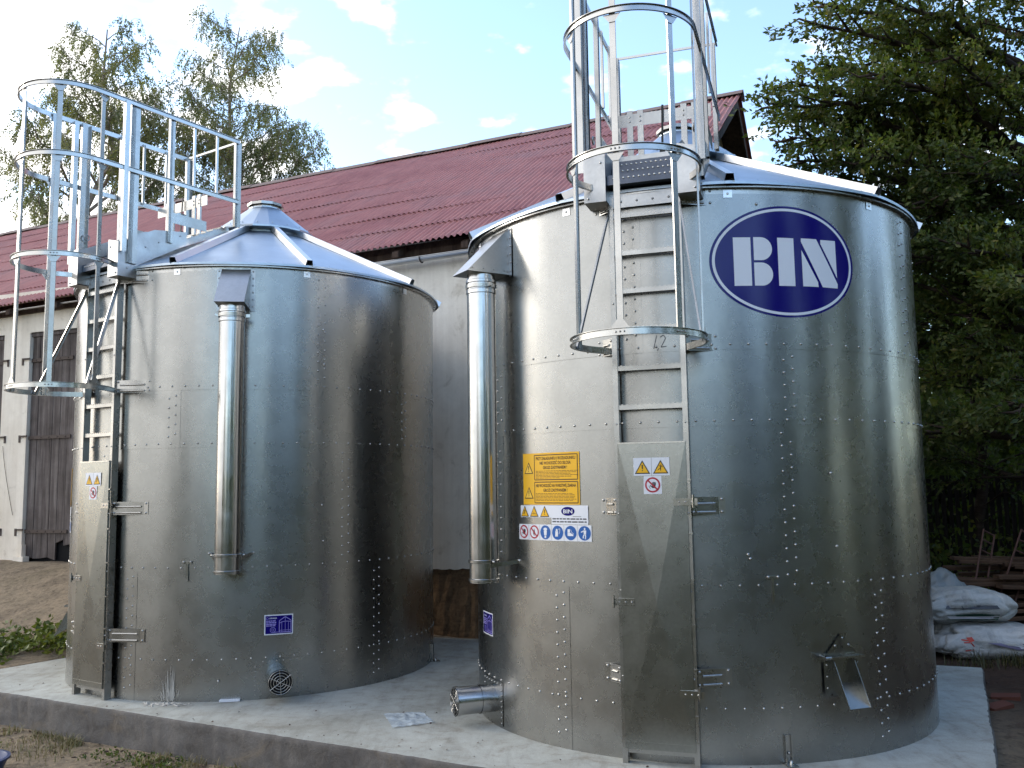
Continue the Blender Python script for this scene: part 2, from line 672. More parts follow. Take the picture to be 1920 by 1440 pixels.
class Decal(MB):
    """flat printed shapes laid on a cylinder (az centre, radius) or on a plane"""
    def __init__(s, mapf, slice_w=None):
        super().__init__()
        s.mapf, s.sw = mapf, slice_w

    def _clip(s, poly, x, keep_less):
        out = []
        for i in range(len(poly)):
            a, b = poly[i], poly[(i + 1) % len(poly)]
            ia = (a[0] <= x) if keep_less else (a[0] >= x)
            ib = (b[0] <= x) if keep_less else (b[0] >= x)
            if ia:
                out.append(a)
            if ia != ib:
                t = (x - a[0]) / (b[0] - a[0])
                out.append((x, a[1] + t * (b[1] - a[1])))
        return out

    def poly(s, pts, mi, layer):
        if s.sw:
            lo, hi = min(p[0] for p in pts), max(p[0] for p in pts)
            n = max(1, int(math.ceil((hi - lo) / s.sw)))
            for i in range(n):
                q = pts
                if i > 0:
                    q = s._clip(q, lo + (hi - lo) * i / n, False)
                if i < n - 1:
                    q = s._clip(q, lo + (hi - lo) * (i + 1) / n, True)
                if len(q) >= 3:
                    s.add([s.mapf(u, v, layer) for u, v in q], [tuple(range(len(q)))], False, mi)
        else:
            s.add([s.mapf(u, v, layer) for u, v in pts], [tuple(range(len(pts)))], False, mi)

    def rect(s, x0, y0, x1, y1, mi, layer):
        s.poly([(x0, y0), (x1, y0), (x1, y1), (x0, y1)], mi, layer)

    def stroke(s, a, b, w, mi, layer):
        d = Vector((b[0] - a[0], b[1] - a[1]))
        if d.length < 1e-6:
            return
        nn = Vector((-d.y, d.x)).normalized() * w / 2
        s.poly([(a[0] - nn.x, a[1] - nn.y), (b[0] - nn.x, b[1] - nn.y), (b[0] + nn.x, b[1] + nn.y), (a[0] + nn.x, a[1] + nn.y)], mi, layer)

    def line(s, pts, w, mi, layer):
        for a, b in zip(pts[:-1], pts[1:]):
            s.stroke(a, b, w, mi, layer)

    def disc(s, cx, cy, rx, ry, mi, layer, n=40):
        s.poly([(cx + rx * math.cos(2 * math.pi * i / n), cy + ry * math.sin(2 * math.pi * i / n)) for i in range(n)], mi, layer)

    def ring(s, cx, cy, rx, ry, ix, iy, mi, layer, n=72):
        for i in range(n):
            a, b = 2 * math.pi * i / n, 2 * math.pi * (i + 1) / n
            ca, sa, cb, sb = math.cos(a), math.sin(a), math.cos(b), math.sin(b)
            s.add([s.mapf(cx + ix * ca, cy + iy * sa, layer), s.mapf(cx + rx * ca, cy + ry * sa, layer), s.mapf(cx + rx * cb, cy + ry * sb, layer), s.mapf(cx + ix * cb, cy + iy * sb, layer)], [(0, 1, 2, 3)], False, mi)

    def text(s, txt, x, y, h, mi, layer, width=None, align='CENTER'):
        c = bpy.data.curves.new('txt', 'FONT')
        c.body = txt
        c.size = 1
        c.offset = .018
        c.resolution_u = 2
        ob = bpy.data.objects.new('txt', c)
        me = ob.to_mesh()
        vs = [v.co.copy() for v in me.vertices]
        fs = [tuple(p.vertices) for p in me.polygons]
        ob.to_mesh_clear()
        bpy.data.objects.remove(ob)
        bpy.data.curves.remove(c)
        x0, x1 = min(v.x for v in vs), max(v.x for v in vs)
        y1 = max(v.y for v in vs)
        cap = 0.73
        sy = h / cap
        sx = sy if width is None else width / (x1 - x0)
        ox = x - sx * (x0 + x1) / 2 if align == 'CENTER' else x - sx * x0
        s.add([s.mapf(ox + v.x * sx, y + v.y * sy, layer) for v in vs], fs, False, mi)

    def warn(s, cx, cy, w, kind, mi_b, mi_y, layer):
        h = w * 0.88
        tri = lambda k, dy: [(cx - w / 2 * k, cy - h / 2 * k + dy), (cx + w / 2 * k, cy - h / 2 * k + dy), (cx, cy + h / 2 * k + dy)]
        s.poly(tri(1, 0), mi_b, layer)
        s.poly(tri(0.78, -h * 0.036), mi_y, layer + 1)
        L = layer + 2
        if kind == '!':
            s.poly([(cx - w * .028, cy - h * .16), (cx + w * .028, cy - h * .16), (cx + w * .05, cy + h * .16), (cx - w * .05, cy + h * .16)], mi_b, L)
            s.disc(cx, cy - h * .26, w * .04, w * .04, mi_b, L, 10)
        elif kind == 'fall':
            q = lambda x, y: (cx + x * w, cy + y * w)
            s.disc(*q(0.03, 0.10), w * .04, w * .04, mi_b, L, 10)
            s.stroke(q(.03, .07), q(-.01, -.10), w * .07, mi_b, L)
            s.line([q(.02, .04), q(-.08, .05), q(-.10, .11)], w * .03, mi_b, L)
            s.line([q(.03, .03), q(.12, .02), q(.15, -.02)], w * .03, mi_b, L)
            s.line([q(-.01, -.10), q(-.10, -.14), q(-.18, -.22)], w * .04, mi_b, L)
            s.line([q(-.01, -.10), q(0, -.18), q(-.02, -.26)], w * .04, mi_b, L)
        elif kind == 'gear':
            s.line([(cx - w * .2, cy - h * .2), (cx + w * .2, cy - h * .2)], w * .025, mi_b, L)
            for i in range(4):
                s.disc(cx + w * (-.18 + .12 * i), cy - h * .26, w * .025, w * .025, mi_b, L, 8)
            s.stroke((cx - w * .06, cy - h * .08), (cx + w * .02, cy - h * .12), w * .025, mi_b, L)

    def prohibit(s, cx, cy, r, kind, mi_w, mi_r, mi_b, layer):
        s.disc(cx, cy, r, r, mi_r, layer)
        s.disc(cx, cy, r * .78, r * .78, mi_w, layer + 1)
        L = layer + 2
        if kind == 'hand':
            s.poly([(cx - r * .12, cy - r * .38), (cx + r * .28, cy - r * .42), (cx + r * .42, cy + r * .05), (cx - r * .05, cy + r * .05)], mi_b, L)
            for k in range(4):
                x = cx + r * (-.0 + .125 * k)
                s.rect(x - r * .05, cy, x + r * .05, cy + r * (.42 - .06 * abs(k - 1.4)), mi_b, L + .3 * (k % 2))
            s.stroke((cx - r * .02, cy - r * .28), (cx - r * .32, cy - r * .06), r * .13, mi_b, L + .5)
            s.line([(cx - r * .5, cy - r * .1), (cx - r * .42, cy - r * .3), (cx - r * .3, cy - r * .48)], r * .06, mi_b, L)
        else:
            s.disc(cx, cy - r * .1, r * .2, r * .26, mi_b, L, 14)
            s.poly([(cx - r * .16, cy), (cx + r * .16, cy), (cx + r * .06, cy + r * .5)], mi_b, L + .5)
            s.stroke((cx + r * .1, cy - r * .5), (cx - r * .1, cy - r * .35), r * .12, mi_b, L)
        s.stroke((cx - r * .62, cy + r * .62), (cx + r * .62, cy - r * .62), r * .2, mi_r, layer + 4)

    def mandatory(s, cx, cy, r, kind, mi_bl, mi_w, layer):
        s.disc(cx, cy, r, r, mi_bl, layer)
        L = layer + 1
        q = lambda x, y: (cx + x * r, cy + y * r)
        if kind == 'mask':
            s.disc(*q(0, .45), r * .36, r * .22, mi_w, L, 16)
            s.poly([q(-.3, .25), q(.3, .25), q(.24, -.4), q(-.24, -.4)], mi_w, L)
            s.rect(cx - r * .16, cy - r * .8, cx + r * .16, cy - r * .45, mi_w, L)
        elif kind == 'glove':
            s.poly([q(-.42, -.55), q(.05, -.55), q(.1, .2), q(-.38, .2)], mi_w, L)
            s.poly([q(-.34, .22), q(.08, .22), q(-.02, .55), q(-.26, .52)], mi_w, L)
            s.line([q(.12, .5), q(.45, .55), q(.4, .1), q(.25, -.2)], r * .07, mi_w, L)
        elif kind == 'boot':
            s.poly([q(-.5, -.42), q(.5, -.42), q(.45, -.2), q(-.08, .05), q(-.5, .05)], mi_w, L)
            s.poly([q(-.5, .07), q(-.08, .07), q(-.08, .55), q(-.5, .5)], mi_w, L)
            s.line([q(.05, .5), q(.2, .1), q(.55, -.15)], r * .06, mi_w, L)
        else:
            s.disc(*q(.05, .6), r * .14, r * .16, mi_w, L, 14)
            s.poly([q(-.15, .4), q(.3, .4), q(.25, -.15), q(-.1, -.15)], mi_w, L)
            s.line([q(-.1, .35), q(-.45, .15), q(-.55, .2)], r * .14, mi_w, L)
            s.line([q(-.02, -.17), q(-.2, -.42), q(-.2, -.7)], r * .17, mi_w, L)
            s.line([q(.15, -.17), q(.18, -.5), q(.12, -.8)], r * .17, mi_w, L)


def cylmap(az, zc, r=RS):
    def f(u, v, layer):
        rr = r + 0.0035 + 0.0011 * layer
        return PC(az + math.degrees(u / r), rr, zc + v)
    return f


def planemap(n, t0, zc):
    def f(u, v, layer):
        return LF(n + 0.0025 + 0.0009 * layer, t0 + u, zc + v)
    return f


def ring_course(z0, z1, r, seams, bolts_z, next_seams_gap):
    """one course of sheets; each sheet a smooth strip lapping over the next"""
    b = MB()
    ns = len(seams)
    step = 360 / ns
    for s0 in seams:
        n = 60
        vs, fs = [], []
        for i in range(n + 1):
            u = i / n
            rr = r + 0.0028 * u
            a = s0 + step * u + (0.9 * u)      # small overlap past the next seam
            vs += [PC(a, rr, z0), PC(a, rr, z1)]
        for i in range(n):
            fs.append((2 * i, 2 * i + 2, 2 * i + 3, 2 * i + 1))
        b.add(vs, fs, True)
        # lap edge thickness
        a = s0 + step + 0.9
        b.quad(PC(a, r + 0.0028, z0), PC(a - .02, r - 0.004, z0), PC(a - .02, r - 0.004, z1), PC(a, r + 0.0028, z1))
        # double row of bolts, left of the visible sheet edge
        z = z0 + 0.09
        k = 0
        while z < z1 - 0.06:
            col = k % 2
            aa = s0 + 0.0 - (0.55 if col else 2.55)
            b.bolt(PC(aa, r + .003, z + (0.0 if col else 0.02)), PC(aa, 1, 0), .0105, .008, 1)
            k += 1
            z += 0.046
    # lower edge of this course
    b.lathe([(r - .004, z0), (r + .0015, z0)], 120)
    # row of bolts above the lower joint
    for zb in bolts_z:
        for i in range(94):
            a = 360 * i / 94 + 1.3
            b.bolt(PC(a, r + .002, zb), PC(a, 1, 0), .0105, .008, 1)
    return b


def perforated(b, c, wx, wy, axis_n, axis_t, up, rows, cols, mi):
    for i in range(rows):
        for j in range(cols):
            p = c + axis_t * (wx * (j + .5) / cols - wx / 2) + axis_n * (wy * (i + .5) / rows - wy / 2)
            b.bolt(p, up, 0.012, 0.008, mi)


def build_silo(cfg):
    S = empty('grain_silo', (cfg['c'][0], cfg['c'][1], 0), R_(cfg['az']))
    tag(S, cfg['label'], 'silo', 'galvanised grain silos on the concrete slab')
    mir = cfg['mir']          # +1: pipe on the left of the ladder, -1: on the right
    # wall courses
    rad = [RS, RS + .0035, RS + .007, RS + .0105]
    for i in range(4):
        zb = [ZR[i] + 0.012] if i else [ZB]
        s0 = cfg['seams'][3 - i]
        ring_course(ZR[i] - (0.028 if i else 0), ZR[i + 1] + 0.0, rad[i], [s0 + 72 * k for k in range(5)], zb, 0).build('wall_ring', [M['sheet'], M['trim']], S)
    # scratches of foam/mortar at the foot are part of the slab; eave flange
    b = MB()
    b.lathe([(RS + .012, 4.10), (RS + .013, 4.155), (RS + .05, 4.157), (RS + .05, 4.14), (RS + .0135, 4.138)], 160)
    for i in range(94):
        a = 360 * i / 94
        b.bolt(PC(a, RS + .032, 4.14), (0, 0, -1), .008, .007)
    b.build('eave_ring', M['frame'], S)

    # roof
    z_e, r_e, z_t, r_t = 4.178, 2.088, 4.93, 0.50
    rib0 = cfg['rib0']
    b = MB()
    for k in range(10):
        a0 = rib0 + 36 * k
        n = 10
        vs, fs = [], []
        for i in range(n + 1):
            u = i / n
            bow = 1 - 0.013 * math.sin(math.pi * u)     # almost straight panel edges
            a = a0 + 36 * u
            vs += [PC(a, r_e * bow, z_e - .022), PC(a, r_e * bow, z_e), PC(a, r_t * bow, z_t)]
        for i in range(n):
            o = 3 * i
            fs += [(o, o + 3, o + 4, o + 1)]
        b.add(vs, fs, False)
        b.add(vs, [(3 * i + 1, 3 * i + 4, 3 * i + 5, 3 * i + 2) for i in range(n)], True)
        for i in range(8):
            u = (i + .5) / 8
            a = a0 + 36 * u
            rr = (r_e - .07) * (1 - 0.013 * math.sin(math.pi * u))
            b.bolt(PC(a, rr, z_e + .028), Vector((0, 0, 1)) + PC(a, .5, 0), .009, .008)
    b.lathe([(RS - .02, 4.16), (r_e * .984, z_e - .012)], 100)
    roof = b.build('roof', M['roofzinc'], S)
    for k in range(10):
        a = rib0 + 36 * k
        t = Vector((math.cos(R_(a)), math.sin(R_(a)), 0))
        rb = MB()
        p0, p1 = PC(a, r_e + .008, z_e - .012), PC(a, r_t, z_t + .01)
        u = (p1 - p0).normalized()
        nn = t.cross(u).normalized()
        if nn.z < 0:
            nn = -nn
        prof = [(-.040, 0), (-.028, .062), (.028, .062), (.040, 0)]
        for (x0, h0), (x1, h1) in zip(prof[:-1], prof[1:]):
            rb.quad(p0 + t * x0 + nn * h0, p0 + t * x1 + nn * h1, p1 + t * x1 + nn * h1, p1 + t * x0 + nn * h0)
        # foot tab bolted to the wall
        rb.quad(PC(a - .95, RS + .017, 4.07), PC(a + .95, RS + .017, 4.07), PC(a + .95, RS + .017, 4.13), PC(a - .95, RS + .017, 4.13))
        rb.bolt(PC(a, RS + .017, 4.10), PC(a, 1, 0), .01)
        rb.build('roof_rib', M['ribz'], roof)
    b = MB()
    b.lathe([(.60, 4.965), (.60, 4.985), (.20, 5.31), (.20, 5.32)], 20, smooth=False)
    b.lathe([(.47, 4.86), (.47, 4.99)], 20)
    b.lathe([(.60, 4.965), (.47, 4.96)], 20)
    for k in range(20):
        b.bolt(PC(18 * k + 4, .55, 5.026), Vector((0, 0, 1)) + PC(18 * k + 4, .6, 0), .009)
    cap = b.build('roof_cap', M['roofzinc'], roof)
    b = MB()
    b.lathe([(.175, 5.31), (.175, 5.345), (.215, 5.35), (.215, 5.382), (.19, 5.39), (.0, 5.395)], 10, smooth=False)
    b.build('filler_lid', M['frame'], cap)

    # fill hood and pipe
    pa = -41.6 * mir
    b = MB()
    hw, zt, zb2, ro = .138, 4.13, 3.715, 2.405
    T = Vector((math.cos(R_(pa)), math.sin(R_(pa)), 0))
    q = lambda r, x, z: PC(pa, r, z) + T * x
    wl = q(1.995, -hw, zt), q(1.995, hw, zt)
    wb = q(1.995, -hw, zb2), q(1.995, hw, zb2)
    ob = q(ro, -hw, zb2), q(ro, hw, zb2)
    b.quad(wl[0], ob[0], ob[1], wl[1])
    b.add([wl[0], wb[0], ob[0]], [(0, 1, 2)])
    b.add([wl[1], ob[1], wb[1]], [(0, 1, 2)])
    b.quad(wb[0], wb[1], ob[1], ob[0])
    for sx in (-1, 1):      # bolted side flanges on the wall
        x0, x1 = sx * hw, sx * (hw + .045)
        b.quad(q(2.012, min(x0, x1), zb2 - .02), q(2.012, max(x0, x1), zb2 - .02), q(2.012, max(x0, x1), zt - .02), q(2.012, min(x0, x1), zt - .02))
        for i in range(6):
            b.bolt(q(2.013, sx * (hw + .024), zb2 + .03 + i * .07), PC(pa, 1, 0), .01)
    for i in range(4):
        b.bolt(q(ro - .05 - .1 * i, hw, zb2 + .03), T, .007)
    b.build('fill_hood', M['panel2'], S)
    pr, rp = .118, 2.205
    pc = PC(pa, rp, 0)
    b = MB()
    prof = [(pr, 1.19), (pr, 1.2), (pr + .008, 1.205), (pr + .008, 1.22), (pr, 1.225), (pr, 1.345), (pr + .009, 1.35), (pr + .009, 1.37), (pr + .001, 1.375), (pr, 3.55), (pr + .007, 3.555), (pr + .007, 3.585), (pr + .001, 3.59), (pr + .001, 3.64), (pr + .009, 3.645), (pr + .009, 3.665), (pr, 3.67), (pr, 3.74)]
    b.lathe(prof, 40, c=(pc.x, pc.y))
    b.lathe([(pr - .004, 1.19), (pr - .004, 1.6)], 32, c=(pc.x, pc.y), mi=1)
    pipe = b.build('fill_pipe', [M['pipe'], M['dark']], S)
    b = MB()
    b.lathe([(pr + .012, 3.60), (pr + .013, 3.63)], 40, c=(pc.x, pc.y))
    b.beam(pc + T * (pr + .01) + Vector((0, 0, 3.615)), pc + T * (pr + .05) + Vector((0, 0, 3.615)), .02, .03)
    b.beam(pc + T * -(pr + .04) + Vector((0, 0, 3.63)), pc + T * -(pr + .0) + Vector((0, 0, 3.61)), .015, .02)
    b.build('hose_clamp', M['trim'], pipe)
    for sx in (-1, 1):
        b = MB()
        b.beam(pc + T * sx * (pr + .006) + Vector((0, 0, 1.33)), PC(pa + sx * 5.6, RS, 1.36), .006, .035)
        b.bolt(PC(pa + sx * 5.9, RS + .003, 1.365), PC(pa + sx * 5.9, 1, 0), .013, .012)
        b.bolt(pc + T * sx * (pr + .02) + Vector((0, 0, 1.36)) - PC(pa, .01, 0), T * sx, .012, .02)
        b.build('pipe_bracket', M['trim'], pipe)

    # fan connection near the foot
    ia = cfg['inlet']
    d = PC(ia, 1, 0)
    Tn = Vector((math.cos(R_(ia)), math.sin(R_(ia)), 0))
    b = MB()
    b.tube([d * 1.98 + Vector((0, 0, .205)), d * 2.31 + Vector((0, 0, .205))], .112, 32, caps=False)
    b.tube([d * 2.305 + Vector((0, 0, .205)), d * 2.335 + Vector((0, 0, .205))], .118, 32, caps=False)
    b.tube([d * 2.11 + Vector((0, 0, .205)), d * 2.125 + Vector((0, 0, .205))], .118, 32, caps=False)
    b.tube([d * 2.333 + Vector((0, 0, .205)), d * 2.05 + Vector((0, 0, .205))], .108, 32, mi=1)
    # mounting plate curved with the wall
    for i in range(10):
        a0, a1 = ia - 6.2 + 12.4 * i / 10, ia - 6.2 + 12.4 * (i + 1) / 10
        b.quad(PC(a0, 2.006, .015), PC(a1, 2.006, .015), PC(a1, 2.006, .365), PC(a0, 2.006, .365), mi=2)
    for k in range(7):
        b.bolt(PC(ia - 5.4 + 10.8 * k / 6, 2.007, .345), d, .008, mi=2)
        b.bolt(PC(ia - 5.6, 2.007, .04 + .043 * k), d, .008, mi=2)
        b.bolt(PC(ia + 5.6, 2.007, .04 + .043 * k), d, .008, mi=2)
    inl = b.build('air_inlet', [M['pipe'], M['dark'], M['sheet']], S)
    b = MB()
    c0 = d * 2.337 + Vector((0, 0, .205))
    for rr in (.035, .06, .085, .107):
        path = [c0 + Tn * (rr * math.cos(2 * math.pi * i / 28)) + Vector((0, 0, rr * math.sin(2 * math.pi * i / 28))) for i in range(29)]
        b.tube(path, .0032, 6, caps=False)
    for k in range(3):
        a = math.pi * k / 3 + .6
        e = Tn * math.cos(a) * .113 + Vector((0, 0, math.sin(a) * .113))
        b.tube([c0 + d * .004 - e, c0 + d * .004 + e], .0036, 6)
    b.build('fan_guard', M['trim'], inl)

    # ladder
    W2 = .252
    b = MB()
    nl = RS + OFF
    for sx in (-1, 1):
        b.chan(LF(nl, sx * W2, 0.002), LF(nl, sx * W2, 4.12), .038, .07, (0, -1, 0), .004)
        for z in (1.75, 1.2, .6, 2.4, 3.3):
            b.bolt(LF(nl, sx * W2, z), (0, -1, 0), .008)
    lad = b.build('ladder', M['frame'], S)
    zr = [.105] + [.22 + .29 * k for k in range(14)]
    for z in zr:
        b = MB()
        x = W2 - .017
        b.box((-x, -(nl - .012), z - .034), (x, -(nl - .042), z))
        for i in range(14):
            b.box((-x + .02 + i * .034, -(nl - .010), z), (-x + .036 + i * .034, -(nl - .016), z + .006))
        b.build('rung', M['frame'], lad)
    # wall brackets
    ba = cfg['arm']
    for sx in (-1, 1):
        for z in (4.08, 2.985, 1.80, .60):
            b = MB()
            p0, p1 = LF(nl - .03, sx * (W2 + .02), z), PC(sx * ba[sx], RS + .006, z)
            dd = (p1 - p0).normalized()
            b.beam(p0, p1, .005, .125)
            nrm = Vector((dd.y * sx, -dd.x * sx, 0))
            for dz in (-.045, .015):
                m0, m1 = p0 + dd * .035, p1 - dd * .03
                b.tube([m0 + nrm * .004 + Vector((0, 0, dz)), m1 + nrm * .004 + Vector((0, 0, dz))], .010, 6)
            for dz in (-.045, .045):
                b.bolt(PC(sx * (ba[sx] + .6), RS + .006, z + dz), PC(sx * (ba[sx] + .6), 1, 0), .013, .012)
                b.bolt(p0 + dd * .012 + nrm * .004 + Vector((0, 0, dz)), nrm, .012, .01)
            b.beam(PC(sx * (ba[sx] - .2), RS + .006, z), PC(sx * (ba[sx] + 1.3), RS + .006, z), .006, .12)
            b.build('wall_bracket', M['frame'], S)
    # ladder guard with a cross-creased front
    b = MB()
    x, z0, z1 = .247, .15, 2.262
    n0 = nl + .012
    ap = LF(n0 + .020, .01, 1.12)
    cn = [LF(n0, -x, z0), LF(n0, x, z0), LF(n0, x, z1), LF(n0, -x, z1)]
    for i in range(4):
        b.add([cn[i], cn[(i + 1) % 4], ap], [(0, 1, 2)])
    for sx in (-1, 1):
        b.quad(LF(n0, sx * x, z0), LF(n0 - .03, sx * x, z0), LF(n0 - .03, sx * x, z1), LF(n0, sx * x, z1))
    b.quad(LF(n0, -x, z1), LF(n0, x, z1), LF(n0 - .03, x, z1), LF(n0 - .03, -x, z1))
    b.beam(LF(n0 + .001, -x, z1 - .004), LF(n0 + .001, x, z1 - .004), .008, .012, mi=1)
    b.beam(LF(n0 - .008, -x, z0 - .02), LF(n0 - .008, x, z0 - .02), .02, .05)
    gd = b.build('ladder_guard', [M['panel'], M['trim']], S)
    for (sx, z, nm) in ((-1, 1.12, 'hinge'), (1, 1.83, 'latch'), (1, .5, 'latch')):
        b = MB()
        t0, t1 = (-.30, -.15) if sx < 0 else (.15, .32)
        b.chan(LF(n0 + .012, t0, z), LF(n0 + .012, t1, z), .05, .016, (0, -1, 0), .003)
        for i in range(3):
            b.bolt(LF(n0 + .012, t0 + .04 + .045 * i, z), (0, -1, 0), .007)
        b.tube([LF(n0 + .02, t0 if sx < 0 else t1 - .03, z - .04), LF(n0 + .02, t0 if sx < 0 else t1 - .03, z + .05)], .008, 8)
        b.build(nm, M['trim'], gd)
    for z in (1.98, 1.6, 1.28, .96, .66, .34):
        b = MB()
        b.box((x + .004, -(n0 + .002), z), (x + .03, -(n0 - .004), z + .012))
        b.build('guard_clip', M['trim'], gd)
    # warning stickers on the guard
    zs = 2.085
    for (t, z, kind, nm, lb) in ((-.066, zs, '!', 'warning_sticker', 'white square sticker with yellow triangle and exclamation mark'), (.066, zs, 'fall', 'warning_sticker', 'white square sticker with yellow triangle and falling figure'), (.005, zs - .132, 'hand', 'prohibition_sticker', 'white square sticker with red ring and black hand')):
        D = Decal(planemap(n0 + .006, t, z))
        D.rect(-.0645, -.0645, .0645, .0645, 0, 0)
        if kind == 'hand':
            D.prohibit(0, 0, .055, 'hand', 0, 3, 2, 1)
        else:
            D.warn(0, -.002, .112, kind, 2, 1, 1)
        D.build(nm, [M['white'], M['yellow'], M['black'], M['red']], gd, lb)

    # safety cage
    nc, rc = 2.485, .462
    def hoop_path(z, straight_to=None, n=40):
        if straight_to is None:
            th = [-130 + 260 * i / n for i in range(n + 1)]
            p = [LF(nc + rc * math.cos(R_(t)), rc * math.sin(R_(t)), z) for t in th]
            return [LF(nl - .01, -.275, z)] + p + [LF(nl - .01, .275, z)]
        th = [-90 + 180 * i / n for i in range(n + 1)]
        p = [LF(nc + rc * math.cos(R_(t)), rc * math.sin(R_(t)), z) for t in th]
        return [LF(straight_to, -rc, z)] + p + [LF(straight_to, rc, z)]
    hp = [(-.004, -.024), (.016, -.024), (.016, -.021), (0, -.021), (0, .021), (.016, .021), (.016, .024), (-.004, .024)]
    hp = [(a * .8, c) for a, c in hp]
    bars = [-101, -54, -4, 48, 100]
    hoops = (2.945, 4.175)
    zb0, zb1 = 2.93, 5.845
    b = MB()
    for th in bars:
        er = Vector((math.sin(R_(th)), -math.cos(R_(th)), 0))
        cpt = LF(nc, 0, 0) + er * (rc - .012)
        b.chan(cpt + Vector((0, 0, zb0)), cpt + Vector((0, 0, zb1)), .042, .012, er, .003)
    cage = b.build('safety_cage', M['frame'], S)
    for z in hoops:
        b = MB()
        b.sweep(hoop_path(z), hp)
        for th in bars:
            er = Vector((math.sin(R_(th)), -math.cos(R_(th)), 0))
            for dt in (-3.5, 0, 3.5):
                e2 = Vector((math.sin(R_(th + dt)), -math.cos(R_(th + dt)), 0))
                b.bolt(LF(nc, 0, z) + e2 * (rc + .004), e2, .007, .006)
        b.build('hoop', M['trim'], cage)
    # gusset plates where bars meet the hoops
    for z, sg in ((2.945, 1), (4.175, -1), (5.14, -1), (5.83, -1)):
        for th in bars[::2] if sg > 0 else bars:
            er = Vector((math.sin(R_(th)), -math.cos(R_(th)), 0))
            tt = Vector((math.cos(R_(th)), math.sin(R_(th)), 0))
            c = LF(nc, 0, z + sg * .027) + er * (rc - .006)
            b = MB()
            b.add([c - tt * .062, c + tt * .062, c + tt * .022 + Vector((0, 0, sg * .055)), c - tt * .022 + Vector((0, 0, sg * .055))], [(0, 1, 2, 3)])
            b.build('gusset', M['frame'], cage)
    for sx in (-1, 1):
        b = MB()
        b.chan(LF(nc, sx * (rc - .02), 2.93), LF(nl - .01, sx * (W2 + .02), 4.02), .035, .012, (sx, 0, 0), .003)
        b.build('brace', M['frame'], cage)

    # guard rail round the roof access
    NE = .78
    b = MB()
    for z in (5.14, 5.83):
        b.sweep(hoop_path(z, NE), hp)
    b.beam(LF(NE, -rc, 5.835), LF(NE, rc, 5.835), .012, .022)
    for sx in (-1, 1):
        for n_ in (1.36, 1.07):
            b.chan(LF(n_, sx * (rc - .006), 5.14), LF(n_, sx * (rc - .006), 5.83), .024, .02, (sx, 0, 0), .003)
        b.chan(LF(2.19, sx * (rc - .01), 4.3), LF(2.19, sx * (rc - .01), 5.83), .045, .05, (0, -1, 0), .003)
    gr = b.build('guard_rail', M['trim'], S)
    for sx in (-1, 1):
        for n_, zb_, w in ((2.06, 4.2, .10), (1.63, 4.50, .055), (NE, 4.86, .075)):
            b = MB()
            b.chan(LF(n_, sx * (rc - .012), zb_), LF(n_, sx * (rc - .012), 5.83), w, .036, (sx, 0, 0), .003)
            b.chan(LF(n_ + w / 2 + .001, sx * (rc - .03), zb_), LF(n_ + w / 2 + .001, sx * (rc - .03), 5.83), .036, w * .5, (0, -1, 0), .003)
            b.build('rail_post', M['frame'], gr)
    b = MB()
    b.box((-rc + .03, -1.175, 5.02), (rc - .03, -1.171, 5.13))
    for t in (-.21, .25):
        for dt in (-.045, .045):
            b.chan(LF(1.18, t + dt, 4.72), LF(1.18, t + dt, 5.16), .05, .02, (0, -1, 0), .003)
            b.bolt(LF(1.18, t + dt, 5.06), (0, -1, 0), .01)
            b.bolt(LF(1.18, t + dt, 5.10), (0, -1, 0), .01)
    for sx in (-1, 1):
        b.box((sx * (rc - .03) - .002, -1.62, 4.72), (sx * (rc - .03) + .002, -1.18, 4.83))
    b.build('toe_board', M['frame'], gr)
    b = MB()
    b.beam(LF(1.20, .02, 4.78), LF(1.19, .03, 5.17), .018, .006, (0, -1, 0))
    b.beam(LF(1.20, .02, 4.74), LF(1.20, .02, 4.79), .045, .02, (0, -1, 0))
    b.build('rubber_strap', M['rubber'], gr)

    # landing between ladder and roof
    b = MB()
    ts, tw = .264, .165
    for sx in (-1, 1):
        t0, t1 = sx * ts, sx * (ts + tw)
        lo, hi = min(t0, t1), max(t0, t1)
        # folded corner box, open to the inside, with a side plate running back along the roof
        b.add([LF(2.2, t0, 4.06), LF(2.2, t1, 4.06), LF(2.2, t1, 4.40), LF(2.2, t0, 4.44)], [(0, 1, 2, 3)])
        pts = [(2.2, 4.06), (2.2, 4.40), (1.80, 4.60), (1.42, 4.66), (1.42, 4.52), (1.98, 4.20), (1.98, 4.06)]
        b.add([LF(n, t1, z) for n, z in pts], [tuple(range(7))])
        b.add([LF(n, t0, z + .01) for n, z in pts], [tuple(range(7))])
        b.quad(LF(2.2, t0, 4.06), LF(2.2, t1, 4.06), LF(1.98, t1, 4.06), LF(1.98, t0, 4.06))
        for n, z in ((2.1, 4.33), (2.1, 4.15), (1.9, 4.4), (1.75, 4.48), (1.6, 4.55), (1.5, 4.6)):
            b.bolt(LF(n, t1 + sx * .001, z), (sx, 0, 0), .01)
        b.bolt(LF(2.201, (t0 + t1) / 2 - sx * .05, 4.36), (0, -1, 0), .01)
        b.bolt(LF(2.201, (t0 + t1) / 2 + sx * .05, 4.09), (0, -1, 0), .01)
        # eye ring on the inside
        path = [LF(2.04 + .03 * math.cos(a), sx * (ts + .12), 4.60 + .03 * math.sin(a)) for a in [2 * math.pi * i / 16 for i in range(17)]]
        b.tube(path, .006, 6, caps=False)
    b.box((-ts, -2.045, 4.045), (ts, -2.04, 4.17))
    b.box((-ts, -1.72, 4.50), (ts, -1.70, 4.56))
    for i in range(4):
        b.bolt(LF(2.046, -.18 + .12 * i, 4.09), (0, -1, 0), .01)
    # inclined gangway on the roof
    p0, p1 = LF(1.66, 0, 4.47), LF(.80, 0, 4.89)
